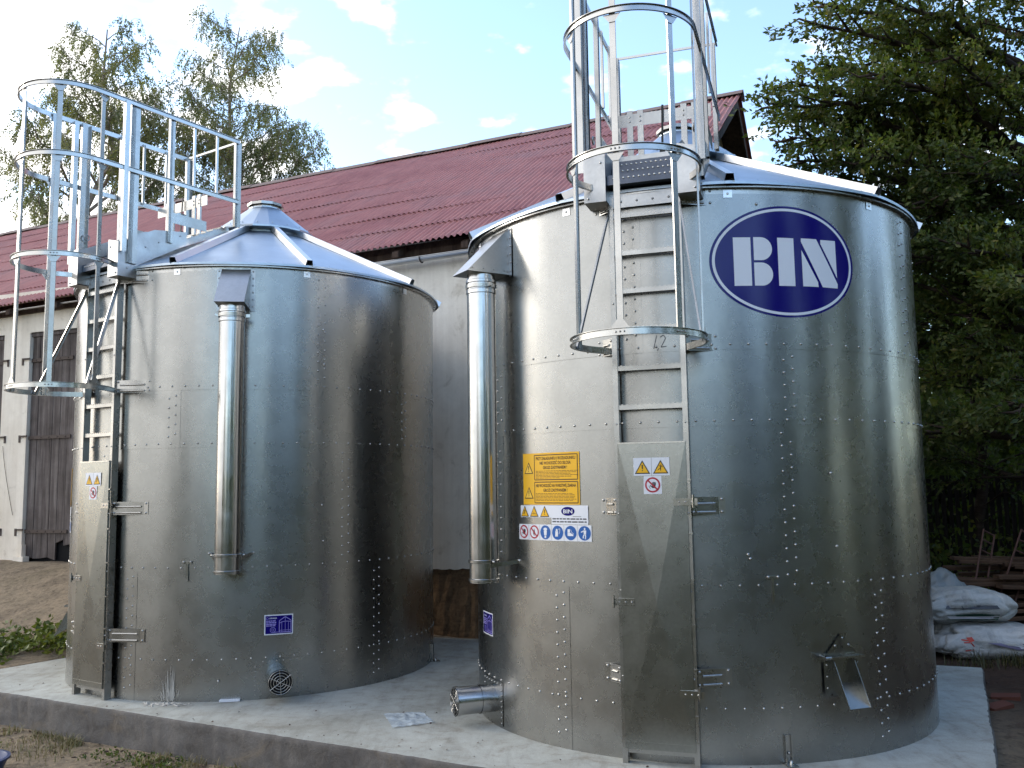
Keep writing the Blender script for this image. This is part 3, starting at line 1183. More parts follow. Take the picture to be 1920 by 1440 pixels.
    for sx in (-1, 1):
        b.chan(p0 + Vector((sx * .30, 0, 0)), p1 + Vector((sx * .30, 0, 0)), .012, .07, (0, -.4, 1), .003)
    land = b.build('landing', M['panel2'], S)
    ax = Vector((1, 0, 0))
    for n_, z_, hgt in ((2.08, 4.27, .075), (1.90, 4.385, .075), (1.74, 4.49, .075)):
        b = MB()
        b.box((-ts + .004, -(n_ + .07), z_ - hgt), (ts - .004, -(n_ - .09), z_), 0)
        perforated(b, LF(n_, 0, z_ + .0005), 2 * ts - .08, .09, Vector((0, -1, 0)), ax, (0, 0, 1), 2, 12, 1)
        for j in range(12):
            b.bolt(LF(n_ + .0705, -ts + .05 + j * (2 * ts - .10) / 11, z_ - .028), (0, -1, 0), .010, .004, 1)
        b.build('tread', [M['darkzinc'], M['trim']], land)
    b = MB()
    dd = (p1 - p0)
    for k in range(9):
        c = p0 + dd * ((k + .5) / 9)
        b.box((-.29, c.y - .035, c.z - .015), (.29, c.y + .035, c.z))
    b.build('gangway', M['frame'], land)

    # outlet chute
    ca = cfg['chute']
    T2 = Vector((math.cos(R_(ca)), math.sin(R_(ca)), 0))
    qc = lambda r, x, z: PC(ca, r, z) + T2 * x
    b = MB()
    hw = .088
    for sx in (-1, 1):
        x = sx * hw
        b.add([qc(2.0, x, .70), qc(2.03, x, .70), qc(2.185, x, .385), qc(2.0, x, .50)], [(0, 1, 2, 3)])
        b.beam(qc(2.03, x, .70), qc(2.185, x, .385), .004, .006, up=PC(ca, 1, 0), mi=1)
        b.quad(qc(2.012, x, .46), qc(2.012, x + sx * .07, .46), qc(2.012, x + sx * .07, .68), qc(2.012, x, .68))
        for z in (.5, .58, .66):
            b.bolt(qc(2.013, x + sx * .045, z), PC(ca, 1, 0), .009)
    b.quad(qc(2.0, -hw, .535), qc(2.0, hw, .535), qc(2.185, hw, .387), qc(2.185, -hw, .387))
    b.quad(qc(2.008, -hw, .44), qc(2.008, hw, .44), qc(2.008, hw, .70), qc(2.008, -hw, .70))
    b.add([qc(2.014, -.13, .735), qc(2.014, .13, .735), qc(2.014, .0, .875)], [(0, 1, 2)])
    for x, z in ((0.01, .84), (-.055, .79), (.06, .79)):
        b.bolt(qc(2.015, x, z), PC(ca, 1, 0), .011, .01)
    b.quad(qc(2.015, -.012, .73), qc(2.06, -.012, .73), qc(2.02, -.012, .86), qc(2.015, -.012, .86))
    ch = b.build('outlet_chute', [M['panel'], M['trim'], M['dark']], S)
    b = MB()
    b.hexa([qc(2.01, -.13, .708), qc(2.01, .15, .708), qc(2.075, .15, .708), qc(2.075, -.13, .708), qc(2.01, -.13, .722), qc(2.01, .15, .722), qc(2.075, .15, .722), qc(2.075, -.13, .722)])
    b.tube([qc(2.06, -.13, .715), qc(2.06, -.18, .715)], .014, 8)
    b.tube([qc(2.04, -.16, .715), qc(2.04, -.21, .74)], .006, 6)
    b.build('slide_gate', M['frame'], ch)

    # small fittings
    ha = cfg['hook']
    b = MB()
    b.beam(PC(ha - 1.3, RS + .012, 1.285), PC(ha + 1.3, RS + .012, 1.285), .014, .022)
    b.beam(PC(ha, RS + .012, 1.285), PC(ha, RS + .012, 1.11), .018, .014, PC(ha, 1, 0))
    for da in (-1, 1):
        b.bolt(PC(ha + da, RS + .018, 1.29), PC(ha, 1, 0), .012, .014)
    b.build('hook_bracket', M['trim'], S)
    for fa in cfg['feet']:
        b = MB()
        d = PC(fa, 1, 0)
        tt = Vector((math.cos(R_(fa)), math.sin(R_(fa)), 0))
        for sx in (-1, 1):
            b.beam(d * (RS + .012) + tt * sx * .022 + Vector((0, 0, .003)), d * (RS + .012) + tt * sx * .022 + Vector((0, 0, .20)), .006, .03, d)
        b.beam(d * (RS + .006) + Vector((0, 0, .003)), d * (RS + .006) + Vector((0, 0, .2)), .044, .004, d)
        b.hexa([d * (RS + .01) - tt * .035 + Vector((0, 0, .004)), d * (RS + .01) + tt * .035 + Vector((0, 0, .004)), d * (RS + .1) + tt * .035 + Vector((0, 0, .004)), d * (RS + .1) - tt * .035 + Vector((0, 0, .004)),
                d * (RS + .01) - tt * .035 + Vector((0, 0, .012)), d * (RS + .01) + tt * .035 + Vector((0, 0, .012)), d * (RS + .1) + tt * .035 + Vector((0, 0, .012)), d * (RS + .1) - tt * .035 + Vector((0, 0, .012))])
        b.bolt(d * (RS + .055) + Vector((0, 0, .012)), (0, 0, 1), .016, .03)
        b.bolt(d * (RS + .01) + Vector((0, 0, .08)), d, .012, .02)
        b.build('anchor_foot', M['frame'], S)
    if cfg.get('shim') is not None:
        b = MB()
        sa = cfg['shim']
        for i in range(4):
            a0, a1 = sa - 2.6 + 1.3 * i, sa - 1.3 + 1.3 * i
            b.hexa([PC(a0, 2.0, .004), PC(a0, 2.05, .004), PC(a1, 2.05, .004), PC(a1, 2.0, .004), PC(a0, 2.0, .02), PC(a0, 2.05, .02), PC(a1, 2.05, .02), PC(a1, 2.0, .02)])
        b.build('base_shim', M['white'], S)
    # odd single bolts of the inner braces
    for a, z in cfg['odd']:
        b = MB()
        b.bolt(PC(a, RS + .01, z), PC(a, 1, 0), .013, .011)
        b.build('brace_bolt', M['trim'], S)

    # blue diagram plate
    D = Decal(cylmap(cfg['plate'][0], cfg['plate'][1]), .03)
    D.rect(-.134, -.094, .134, .094, 0, 0)
    D.rect(-.124, -.084, .124, .084, 1, 1)
    D.line([(.005, -.072), (.005, .035), (.06, .07), (.114, .035), (.114, -.072), (.005, -.072)], .006, 2, 2)
    D.line([(.005, .012), (.03, .024), (.06, .028), (.09, .026), (.114, .02)], .005, 2, 3)
    for x in (.028, .06, .09):
        D.stroke((x, -.07), (x, .022), .003, 2, 2)
    D.stroke((.005, -.055), (.114, -.055), .003, 2, 3)
    D.stroke((.06, .03), (.06, .068), .003, 2, 2)
    D.ring(-.055, -.048, .026, .026, .022, .022, 2, 2, 30)
    D.ring(-.055, -.048, .012, .012, .009, .009, 2, 2, 20)
    D.stroke((-.055, -.07), (.005, -.07), .004, 2, 3)
    D.ring(-.107, .06, .012, .012, .009, .009, 2, 2, 20)
    D.text('UWAGA', -.088, .054, .014, 0, 2, .07, 'LEFT')
    for y, w in ((.036, .10), (.021, .102), (.005, .10), (-.009, .098)):
        x = -.118
        while x < -.118 + w - .008:
            l = random.uniform(.012, .03)
            D.rect(x, y - .0045, min(x + l, -.118 + w), y + .0045, 2, 2)
            x += l + .004
    D.build('diagram_plate', [M['white'], M['blue'], M['palblue']], S, 'small navy plate with white border and a drawing of a silo')

    # yellow warning board and pictogram strips
    sa = cfg['signs']
    D = Decal(cylmap(sa, 0, RS + .006), .03)
    x0, x1 = -.292, .292
    D.rect(x0, 1.812, x1, 2.215, 0, 0)
    fx0, fx1 = -.155, .275
    def frame(y0, y1):
        w = .007
        for (a, c) in (((fx0, y0), (fx1, y0)), ((fx1, y0), (fx1, y1)), ((fx1, y1), (fx0, y1)), ((fx0, y1), (fx0, y0))):
            D.stroke(a, c, w, 1, 1)
    frame(2.005, 2.198)
    frame(1.825, 1.987)
    mid = (fx0 + fx1) / 2
    for tx, y, w in (('PRZY ZAŁADUNKU I ROZŁADUNKU', 2.160, .395), ('NIE WCHODZIĆ DO SILOSA', 2.124, .31), ('GROZI ZASYPANIEM !', 2.088, .24), ('NIE WCHODZIĆ NA WARSTWĘ ZIARNA', 1.948, .40), ('GROZI ZASYPANIEM !', 1.912, .24)):
        D.text(tx, mid, y, .0245, 1, 1, w)
    for y, w in ((2.073, 1), (2.062, .95), (2.051, .85), (2.040, 1), (2.029, .85), (2.018, .6), (1.898, .9), (1.887, .95), (1.876, 1), (1.865, .97), (1.854, 1), (1.843, .9)):
        x = fx0 + .014
        while x < fx0 + .014 + .395 * w:
            l = random.uniform(.015, .05)
            D.rect(x, y - .0016, x + l, y + .0016, 1, 1)
            x += l + .005
    for y in (2.10, 1.905):
        cx, w = -.222, .105
        D.warn(cx, y, w, '!', 1, 2, 1)
    D.build('warning_board', [M['yellow'], M['brownprint'], M['yellow2']], S, 'yellow warning board with dark Polish lettering and two triangles')
    D = Decal(cylmap(sa, 0, RS + .006), .03)
    y1 = 1.806
    D.rect(-.33, 1.712, .02, y1, 0, 1)
    D.rect(.02, 1.662, .36, y1, 0, 1)
    for cx, k in ((-.277, 'fall'), (-.165, 'gear'), (-.05, '!')):
        D.warn(cx, 1.760, .098, k, 2, 1, 2)
    D.disc(.18, 1.762, .062, .034, 3, 2)
    D.text('BIN', .18, 1.747, .03, 0, 3, .085)
    D.stroke((.225, 1.722), (.3, 1.722), .003, 2, 2)
    for y in (1.704, 1.682):
        x = .03
        while x < .335:
            l = random.uniform(.02, .05)
            D.rect(x, y - .005, min(x + l, .345), y + .005, 4, 2)
            x += l + .007
    D.build('maker_strip', [M['white'], M['yellow'], M['black'], M['blue'], M['greyprint']], S, 'white strip with three yellow triangles and a small navy oval')
    D = Decal(cylmap(sa, 0, RS + .006), .03)
    yc = 1.598
    D.poly([(-.355, yc - .062), (.385, yc - .062), (.385, yc + .06), (-.355, yc + .06)], 0, 0)
    for i, (fn, k) in enumerate((('p', 'hand'), ('p', 'flame'), ('m', 'mask'), ('m', 'glove'), ('m', 'boot'), ('m', 'suit'))):
        cx = -.293 + .1235 * i
        if fn == 'p':
            D.prohibit(cx, yc, .052, k, 0, 1, 2, 1)
        else:
            D.mandatory(cx, yc, .054, k, 3, 0, 1)
        if i:
            D.stroke((cx - .0618, yc - .06), (cx - .0618, yc + .058), .0015, 4, 1)
    D.build('pictogram_strip', [M['white'], M['red'], M['black'], M['mblue'], M['greyprint']], S, 'white strip with two red and four blue round pictograms')

    # oval logo
    if cfg.get('logo') is not None:
        D = Decal(cylmap(cfg['logo'], 3.59, RS + .010), .03)
        D.disc(0, -.002, .592, .422, 0, 0, 96)
        D.ring(0, -.003, .572, .405, .551, .385, 1, 1, 120)
        arc = lambda cx, cy, rx, ry: [(cx + rx * math.sin(R_(t)), cy + ry * math.cos(R_(t))) for t in range(0, 181, 12)]
        D.rect(-.413, -.189, -.283, .176, 1, 1)
        D.poly([(-.261, .004), (-.261, .178)][::1] + arc(-.205, .091, .085, .087), 1, 1)
        D.poly([(-.262, -.188), (-.262, -.014)] + arc(-.205, -.101, .085, .087), 1, 1)
        D.rect(-.076, -.187, .054, .177, 1, 1)
        D.poly([(.117, .09), (.118, -.185), (.251, -.184), (.247, -.147)], 1, 1)
        D.poly([(.117, .18), (.116, .154), (.288, -.184), (.426, -.185), (.428, -.152), (.249, .181)], 1, 1)
        D.poly([(.287, .179), (.285, .148), (.425, -.105), (.423, .181)], 1, 1)
        D.build('logo_sticker', [M['blue'], M['white']], S, 'large navy oval with white ring and three bold white letters')
    # pencil note on the sheet
    if cfg.get('note') is not None:
        D = Decal(cylmap(cfg['note'], 3.0, RS + .009), .03)
        D.stroke((-.05, -.045), (-.025, .055), .006, 0, 0)
        D.stroke((-.015, -.04), (-.022, -.06), .006, 0, 0)
        D.line([(.0, .04), (.025, .055), (.04, .03), (.005, -.035), (.045, -.03)], .006, 0, 0)
        D.build('marker_note', M['greyprint'], S)
    return S


M['panel2'] = metal('zinc_plate', 0.42, 0.52, 0.28, 0.42, wave=0.002, spangle=0.10)
M['darkzinc'] = metal('shaded_tread_zinc', 0.09, 0.14, 0.3, 0.45, tint=(.85, .95, 1.2))  # tread colour darkened for the shade the treads are seen in
M['palblue'] = plain('pale_blue_print', lin(150, 140, 210), 0.3)
M['yellow2'] = plain('light_yellow_film', lin(236, 190, 60), 0.35)
M['greyprint'] = plain('grey_print', (0.06, 0.065, 0.08, 1), 0.5)

silo_r = build_silo(dict(c=(1.6602, 8.6846), az=-18.3, mir=1, seams=[-2.4, 30.4, 29.2, -21.2], rib0=17.3, inlet=-50, chute=37.9, hook=23.3, feet=[25.0],
                         plate=(-53, .80), signs=-25.2, logo=29.8, note=2.2,
                         odd=[(37.6, 2.02), (38.2, 1.49), (18.5, 1.45), (18.9, 1.42), (23.4, 4.02)],
                         arm={-1: 10.6, 1: 13.0},
                         label='right grain silo, nearest, with the big navy oval sticker beside its ladder'))
silo_l = build_silo(dict(c=(-2.9565, 10.8666), az=-34, mir=-1, seams=[-5.0, 26.0, 2.8, 13.9], rib0=25, inlet=54, chute=-46, hook=30, feet=[119.5],
                         plate=(54.4, .68), signs=-36, shim=42, odd=[(66, 3.55), (66.3, 3.2), (66, 1.8), (66.5, 1.45), (38.9, .186)],
                         arm={-1: 16.5, 1: 16.5},
                         label='left grain silo, farther back, with a navy diagram plate and no oval sticker'))
# ------------------------------------------------------------------ barn
def plaster_material():
    m, nt, b = new_mat('old_plaster')
    n1 = noise_node(nt, .55, 6, .6)
    n2 = noise_node(nt, 3.5, 8, .72, dist=.6)
    n3 = noise_node(nt, 28, 4, .6)
    c1 = ramp(nt, n1, [(.3, lin(222, 211, 195)), (.55, lin(238, 229, 215)), (.75, lin(230, 219, 203))])
    c2 = ramp(nt, n2, [(.28, (.70, .67, .63)), (.42, (.94, .93, .92)), (.7, (1.03, 1.03, 1.03))])
    c = mixc(nt, 1, c1, c2, 'MULTIPLY')
    # vertical weather streaks
    st = noise_node(nt, 3.0, 4, .6, stretch=(3, 3, .12))
    c = mixc(nt, .5, c, ramp(nt, st, [(.35, (.82, .80, .78)), (.6, (1, 1, 1))]), 'MULTIPLY')
    nt.links.new(c, b.inputs['Base Color'])
    b.inputs['Roughness'].default_value = .9
    b.inputs['Specular IOR Level'].default_value = .2
    bump(nt, b, n3, .35, .006)
    return m


def plinth_material():
    m, nt, b = new_mat('bare_clay_plinth')
    n1 = noise_node(nt, 3, 6, .68)
    n2 = noise_node(nt, 22, 5, .7)
    n4 = noise_node(nt, 4, 4, .6, stretch=(.5, .5, 5))
    c1 = ramp(nt, n1, [(.3, lin(100, 80, 62)), (.5, lin(140, 112, 84)), (.7, lin(118, 94, 72))])
    c2 = ramp(nt, n2, [(.25, (.5, .48, .46)), (.5, (1, 1, 1)), (.8, (1.2, 1.15, 1.1))])
    c = mixc(nt, 1, c1, c2, 'MULTIPLY')
    c = mixc(nt, .6, c, ramp(nt, n4, [(.3, (.5, .45, .45)), (.55, (1, 1, 1))]), 'MULTIPLY')
    nt.links.new(c, b.inputs['Base Color'])
    b.inputs['Roughness'].default_value = .95
    b.inputs['Specular IOR Level'].default_value = .15
    bump(nt, b, n2, 1, .02)
    return m


def roof_material():
    m, nt, b = new_mat('red_corrugated_sheet')
    n1 = noise_node(nt, .8, 6, .65)
    n2 = noise_node(nt, 5, 7, .7, stretch=(3, .35, .35))
    n3 = noise_node(nt, 2.0, 5, .7, stretch=(5, .25, .25))
    c1 = ramp(nt, n1, [(.3, lin(158, 98, 92)), (.5, lin(174, 115, 106)), (.72, lin(162, 118, 112))])
    c = mixc(nt, 1, c1, ramp(nt, n2, [(.3, (.72, .70, .72)), (.55, (1, 1, 1)), (.8, (1.12, 1.12, 1.12))]), 'MULTIPLY')
    pale = ramp(nt, n3, [(.70, (0, 0, 0)), (.78, (.75, .75, .75))])
    c = mixc(nt, pale, c, lin(176, 140, 136))
    nt.links.new(c, b.inputs['Base Color'])
    b.inputs['Roughness'].default_value = .55
    b.inputs['Specular IOR Level'].default_value = .35
    return m


def oldwood_material(name, a, c, d, sx=(14, 14, .7)):
    m, nt, b = new_mat(name)
    n1 = noise_node(nt, 1.0, 6, .7, stretch=sx)
    n2 = noise_node(nt, 2.5, 5, .65)
    c1 = ramp(nt, n1, [(.28, a), (.5, c), (.72, d)])
    cc = mixc(nt, 1, c1, ramp(nt, n2, [(.3, (.62, .6, .58)), (.6, (1.05, 1.05, 1.05))]), 'MULTIPLY')
    nt.links.new(cc, b.inputs['Base Color'])
    b.inputs['Roughness'].default_value = .88
    b.inputs['Specular IOR Level'].default_value = .2
    bump(nt, b, n1, .6, .008)
    return m


M['plaster'] = plaster_material()
M['plinth'] = plinth_material()
M['redroof'] = roof_material()
M['doorwood'] = oldwood_material('weathered_door_boards', lin(58, 52, 50), lin(94, 86, 83), lin(126, 118, 114))
M['beam'] = oldwood_material('old_rafters', lin(48, 38, 34), lin(74, 60, 52), lin(96, 80, 70))
M['gable'] = oldwood_material('gable_boards', lin(140, 122, 96), lin(176, 156, 124), lin(196, 178, 146))
M['iron'] = plain('rusty_iron', lin(74, 62, 56), .7, .4)
M['ridge'] = plain('grey_ridge', lin(120, 104, 100), .8, .3)
M['gutter'] = metal('gutter_zinc', .42, .52, .35, .5)

BARN = empty('barn', P0, -TH)
tag(BARN, 'long pale plastered barn with red corrugated roof behind both grain silos', 'barn')
ZE, ZRG, HW, SL0, SL1 = 5.27, 9.20, 6.0, -19.0, 2.75
SHR = .024
roofz = lambda n: ZE + (ZRG - ZE) * (n + .35) / (HW + .35)


def barn():
    r = random.Random(3)
    # front plaster, with door openings; ragged lower edge
    doors = [(-7.86, -5.80, .86, 4.65), (-11.2, -8.46, .86, 4.65)]
    b = MB()
    cuts = [SL0, -11.8, -8.97, -8.46, -5.80, 2.72]
    def sheet(s0, s1, z0, z1, ragged):
        n = max(1, int((s1 - s0) / .06)) if ragged else 1
        vs = []
        for i in range(n + 1):
            s = s0 + (s1 - s0) * i / n
            zb = z0 + (r.uniform(-.012, .012) + .015 * math.sin(s * 2.3) + .02 * noise.noise(Vector((s * 4, 3, 1))) if ragged else 0)
            vs += [(s, 0, zb), (s, 0, z1), (s, .05, zb)]
        fs = []
        for i in range(n):
            o = 3 * i
            fs += [(o, o + 3, o + 4, o + 1), (o + 2, o + 5, o + 3, o)]
        b.add(vs, fs)
    ztop = 5.36
    sheet(SL0, -11.2, .8, ztop, False)
    sheet(-11.2, -8.46, 4.65, ztop, False)
    sheet(-8.46, -7.86, .84, ztop, True)
    sheet(-7.86, -5.80, 4.65, ztop, False)
    sheet(-5.80, 2.72, .875, ztop, True)
    for s0, s1, z0, z1 in doors:   # reveals
        b.quad((s0, 0, z0), (s0, .12, z0), (s0, .12, z1), (s0, 0, z1))
        b.quad((s1, .12, z0), (s1, 0, z0), (s1, 0, z1), (s1, .12, z1))
        b.quad((s0, 0, z1), (s0, .12, z1), (s1, .12, z1), (s1, 0, z1))
    # back wall and left end
    b.quad((SL0, 2 * HW, -.3), (SL0, 2 * HW, ztop), (2.72, 2 * HW, ztop), (2.72, 2 * HW, -.3))
    b.add([(SL0, 0, -.3), (SL0, 2 * HW, -.3), (SL0, 2 * HW, ztop), (SL0, HW, 8.6), (SL0, 0, ztop)], [(0, 1, 2, 3, 4)])
    b.build('wall', M['plaster'], BARN)
    b = MB()
    n = 120
    vs, fs = [], []
    for i in range(n + 1):
        s = -5.80 + (2.70 + 6.35) * i / n
        for k in range(6):
            vs.append((s, .035 + r.uniform(-.010, .010), -.4 + 1.32 * k / 5))
    for i in range(n):
        for k in range(5):
            o = i * 6 + k
            fs.append((o, o + 6, o + 7, o + 1))
    b.add(vs, fs)
    b.box((-5.80, .03, -.05), (2.70, .06, -.02))
    b.quad((SL0, .04, -.4), (-11.2, .04, -.4), (-11.2, .04, .82), (SL0, .04, .82))
    b.quad((-8.43, .04, -.4), (-7.83, .04, -.4), (-7.83, .04, .88), (-8.43, .04, .88))
    b.build('plinth', M['plinth'], BARN)
    # gable wall on the right
    b = MB()
    sg = 2.72
    b.add([(sg, 0.001, -.3), (sg, 2 * HW, -.3), (sg, 2 * HW, 5.3), (sg, 0.001, 5.3)], [(0, 1, 2, 3)], mi=0)
    z1 = roofz(HW) - .12
    nb = 60
    for i in range(nb):
        n0, n1 = 2 * HW * i / nb, 2 * HW * (i + 1) / nb - .01
        f = lambda n: roofz(min(n, 2 * HW - n)) - .10
        o = .004 * (i % 2) + .004
        b.add([(sg + o, n0, 5.3), (sg + o, n1, 5.3), (sg + o, n1, f(n1)), (sg + o, n0, f(n0))], [(0, 1, 2, 3)], mi=1)
    b.build('gable_wall', [M['plaster'], M['gable']], BARN)
    # corrugated roof: rows of sheets lapping up the slope
    per = .0905
    s0, s1 = SL0 - .3, 3.22
    npts = int((s1 - s0) / per * 8)
    ss = np.linspace(s0, s1, npts)
    tn = (ZRG - ZE) / (HW + .35)
    an = math.atan(tn)
    nrm = np.array([0, -math.sin(an), math.cos(an)])
    rows = 8
    L = math.hypot(HW + .35, ZRG - ZE)
    Vs, Fs = [], []
    base = 0
    g = np.random.default_rng(4)
    for sgn in (1, -1):
        for k in range(rows):
            for jj, (t0, t1) in enumerate([(k / rows - (.012 if k else 0), (k + 1) / rows)]):
                jag = np.repeat(g.uniform(-.012, .012, npts // 80 + 1), 80)[:npts]
                lift = np.repeat(g.uniform(0, .010, npts // 80 + 1), 80)[:npts]
                for e in range(5):
                    u = e / 4
                    t = t0 + (t1 - t0) * u
                    d = t * L + (jag if e == 0 else 0)
                    y = -.35 + d * math.cos(an)
                    z = ZE + d * math.sin(an)
                    wv = .017 * np.sin(2 * np.pi * (ss - s0) / per) + .006 * (1 - u) + .004 + lift * .4 * (1 - u) + .012 * np.sin(ss * .9 + k) * 1.0
                    P = np.stack([ss, y + wv * nrm[1], z + wv * nrm[2] + SHR * ss], -1)
                    if sgn < 0:
                        P[:, 1] = 2 * HW - P[:, 1]
                    Vs.append(P)
                i = np.arange(4)[:, None] * npts + np.arange(npts - 1)[None]
                q = np.stack([i, i + 1, i + npts + 1, i + npts], -1).reshape(-1, 4) + base
                if sgn < 0:
                    q = q[:, ::-1]
                Fs.append(q)
                base += 5 * npts
    roof = mesh_np('roof', np.concatenate(Vs), np.concatenate(Fs), M['redroof'], BARN, True)
    b = MB()
    k = int((s1 - s0) / 1.1)
    for i in range(k):
        a, c = s0 + (s1 - s0) * i / k, s0 + (s1 - s0) * (i + 1) / k + .05
        za, zc = ZRG + SHR * a + .05 + .012 * (i % 2), ZRG + SHR * c + .05 + .012 * (i % 2)
        for sgn in (1, -1):
            pr = [(HW - sgn * .20, -.125 + .0), (HW - sgn * .10, -.035), (HW - sgn * .0, .02)]
            for (y0, d0), (y1, d1) in zip(pr[:-1], pr[1:]):
                b.quad((a, y0, za + d0), (c, y0, zc + d0), (c, y1, zc + d1), (a, y1, za + d1))
    b.build('ridge_cap', M['ridge'], roof)
    # verge boards, eave soffit, rafters
    b = MB()
    for sgn in (1, -1):
        y0 = -.33 if sgn > 0 else 2 * HW + .33
        za, zb = ZE + SHR * 3.15 - .10, ZRG + SHR * 3.15 - .10
        b.hexa([(3.13, y0, za - .16), (3.16, y0, za - .16), (3.16, HW, zb - .16), (3.13, HW, zb - .16), (3.13, y0, za), (3.16, y0, za), (3.16, HW, zb), (3.13, HW, zb)])
    # underside boarding between gable and verge
    for sgn in (1, -1):
        y0 = -.33 if sgn > 0 else 2 * HW + .33
        za, zb = ZE - .04, ZRG - .04
        b.quad((2.70, y0, za), (3.13, y0, za), (3.13, HW, zb), (2.70, HW, zb))
    b.build('verge_board', M['beam'], roof)
    b = MB()
    b.hexa([(SL0, -.06, 5.16 + SHR * SL0), (2.7, -.06, 5.16 + SHR * 2.7), (2.7, .0, 5.16 + SHR * 2.7), (SL0, .0, 5.16 + SHR * SL0), (SL0, -.06, 5.25 + SHR * SL0), (2.7, -.06, 5.25 + SHR * 2.7), (2.7, .0, 5.36 + SHR * 2.7), (SL0, .0, 5.36 + SHR * SL0)])
    s = SL0 + .4
    while s < 2.7:
        z = ZE + SHR * s - .05
        b.hexa([(s, -.30, z - .10), (s + .10, -.30, z - .10), (s + .10, -.06, z - .0), (s, -.06, z - .0), (s, -.30, z - .02), (s + .10, -.30, z - .02), (s + .10, -.06, z + .12), (s, -.06, z + .12)])
        s += 1.05
    b.build('eave_beam', M['beam'], BARN)
    # gutter, right half of the front
    gm = MB()
    ga, gb = -2.6, 2.7
    prof = [(-.02 + -.17 + .062 * math.cos(t), .062 * math.sin(t)) for t in [math.pi + math.pi * i / 10 for i in range(11)]]
    zg = lambda s: 5.10 + SHR * s * 1.0
    for (y0, h0), (y1, h1) in zip(prof[:-1], prof[1:]):
        gm.add([(ga, y0, zg(ga) + h0), (gb, y0, zg(gb) + h0), (gb, y1, zg(gb) + h1), (ga, y1, zg(ga) + h1)], [(0, 1, 2, 3)], True)
    gm.tube([(ga, -.252, zg(ga)), (gb, -.252, zg(gb))], .008, 8)
    gut = gm.build('gutter', M['gutter'], BARN)
    s = ga + .35
    while s < gb:
        b = MB()
        path = [(s, -.19 + .07 * math.cos(t), zg(s) + .07 * math.sin(t)) for t in [math.pi + math.pi * i / 8 for i in range(9)]] + [(s, -.06, zg(s) + .07)]
        b.sweep(path, [(-.012, -.002), (.012, -.002), (.012, .002), (-.012, .002)], up=(1, 0, 0))
        b.build('gutter_bracket', M['iron'], gut)
        s += .95
    # thin pale drip edge on the left half of the front
    b = MB()
    b.tube([(SL0, -.22, 5.20 + SHR * SL0), (ga - .1, -.22, 5.20 + SHR * (ga - .1))], .016, 8)
    b.build('drip_rail', M['gutter'], BARN)

    # plank doors
    for (s0, s1, z0, z1) in doors:
        dm = MB()
        n = int((s1 - s0) / .16)
        w = (s1 - s0 - .04) / n
        hole = -7.12
        for i in range(n):
            a = s0 + .02 + w * i
            zb = z0 + .02 + r.uniform(0, .03)
            if s0 > -8.2 and hole - .02 < a + w / 2 < hole + .28:
                zb += .16 + .12 * r.random()
            y = .055 + r.uniform(-.006, .006)
            jag = r.uniform(-.03, .03)
            dm.hexa([(a, y, zb + jag), (a + w - .008, y, zb - jag), (a + w - .008, y + .03, zb - jag), (a, y + .03, zb + jag), (a, y, z1 - .05), (a + w - .008, y, z1 - .05), (a + w - .008, y + .03, z1 - .05), (a, y + .03, z1 - .05)])
        dm.box((s0, .03, z1 - .07), (s1, .10, z1), 0)
        dm.quad((s0, .11, z0 - .1), (s1, .11, z0 - .1), (s1, .11, z1), (s0, .11, z1), mi=1)
        d = dm.build('door', [M['doorwood'], M['dark']], BARN)
        d['label'] = 'weathered dark plank door with strap hinges and a rotten hole' if s0 > -8.2 else 'weathered dark plank door at the left edge'
        for z in (1.32, 2.86, 4.16):
            hb = MB()
            if s0 > -8.2:
                hb.box((s0 - .16, -.012, z - .06), (s0 - .12, .0, z + .06))
                hb.box((s0 - .14, -.03, z + .03), (s0 + .04, -.012, z + .055))
                hb.box((s0 + .02, .030, z - .012), (s0 + .95, .046, z + .045))
                for k in range(5):
                    hb.bolt((s0 + .12 + .18 * k, .03, z + .016), (0, -1, 0), .014, .01)
            else:
                hb.box((s1 + .10, -.012, z - .06), (s1 + .14, .0, z + .06))
                hb.box((s1 - .04, -.03, z + .03), (s1 + .12, -.012, z + .055))
                hb.box((s1 - .9, .030, z - .012), (s1 - .02, .046, z + .045))
            hb.build('strap_hinge', M['iron'], d)
    # loose wire down the white pier
    b = MB()
    b.tube([(-8.37 + .30 * (t / 12) , -.015, 2.75 - 1.15 * (t / 12) ** .8 + .10 * math.sin(t)*0) for t in range(13)], .004, 5)
    b.build('wire', M['iron'], BARN)
    b = MB()
    b.box((-7.92, -.10, .72), (-7.70, .02, .93))
    b.box((-7.82, -.06, .93), (-7.78, .02, 1.12))
    b.build('door_stop', M['plaster'], BARN)


barn()
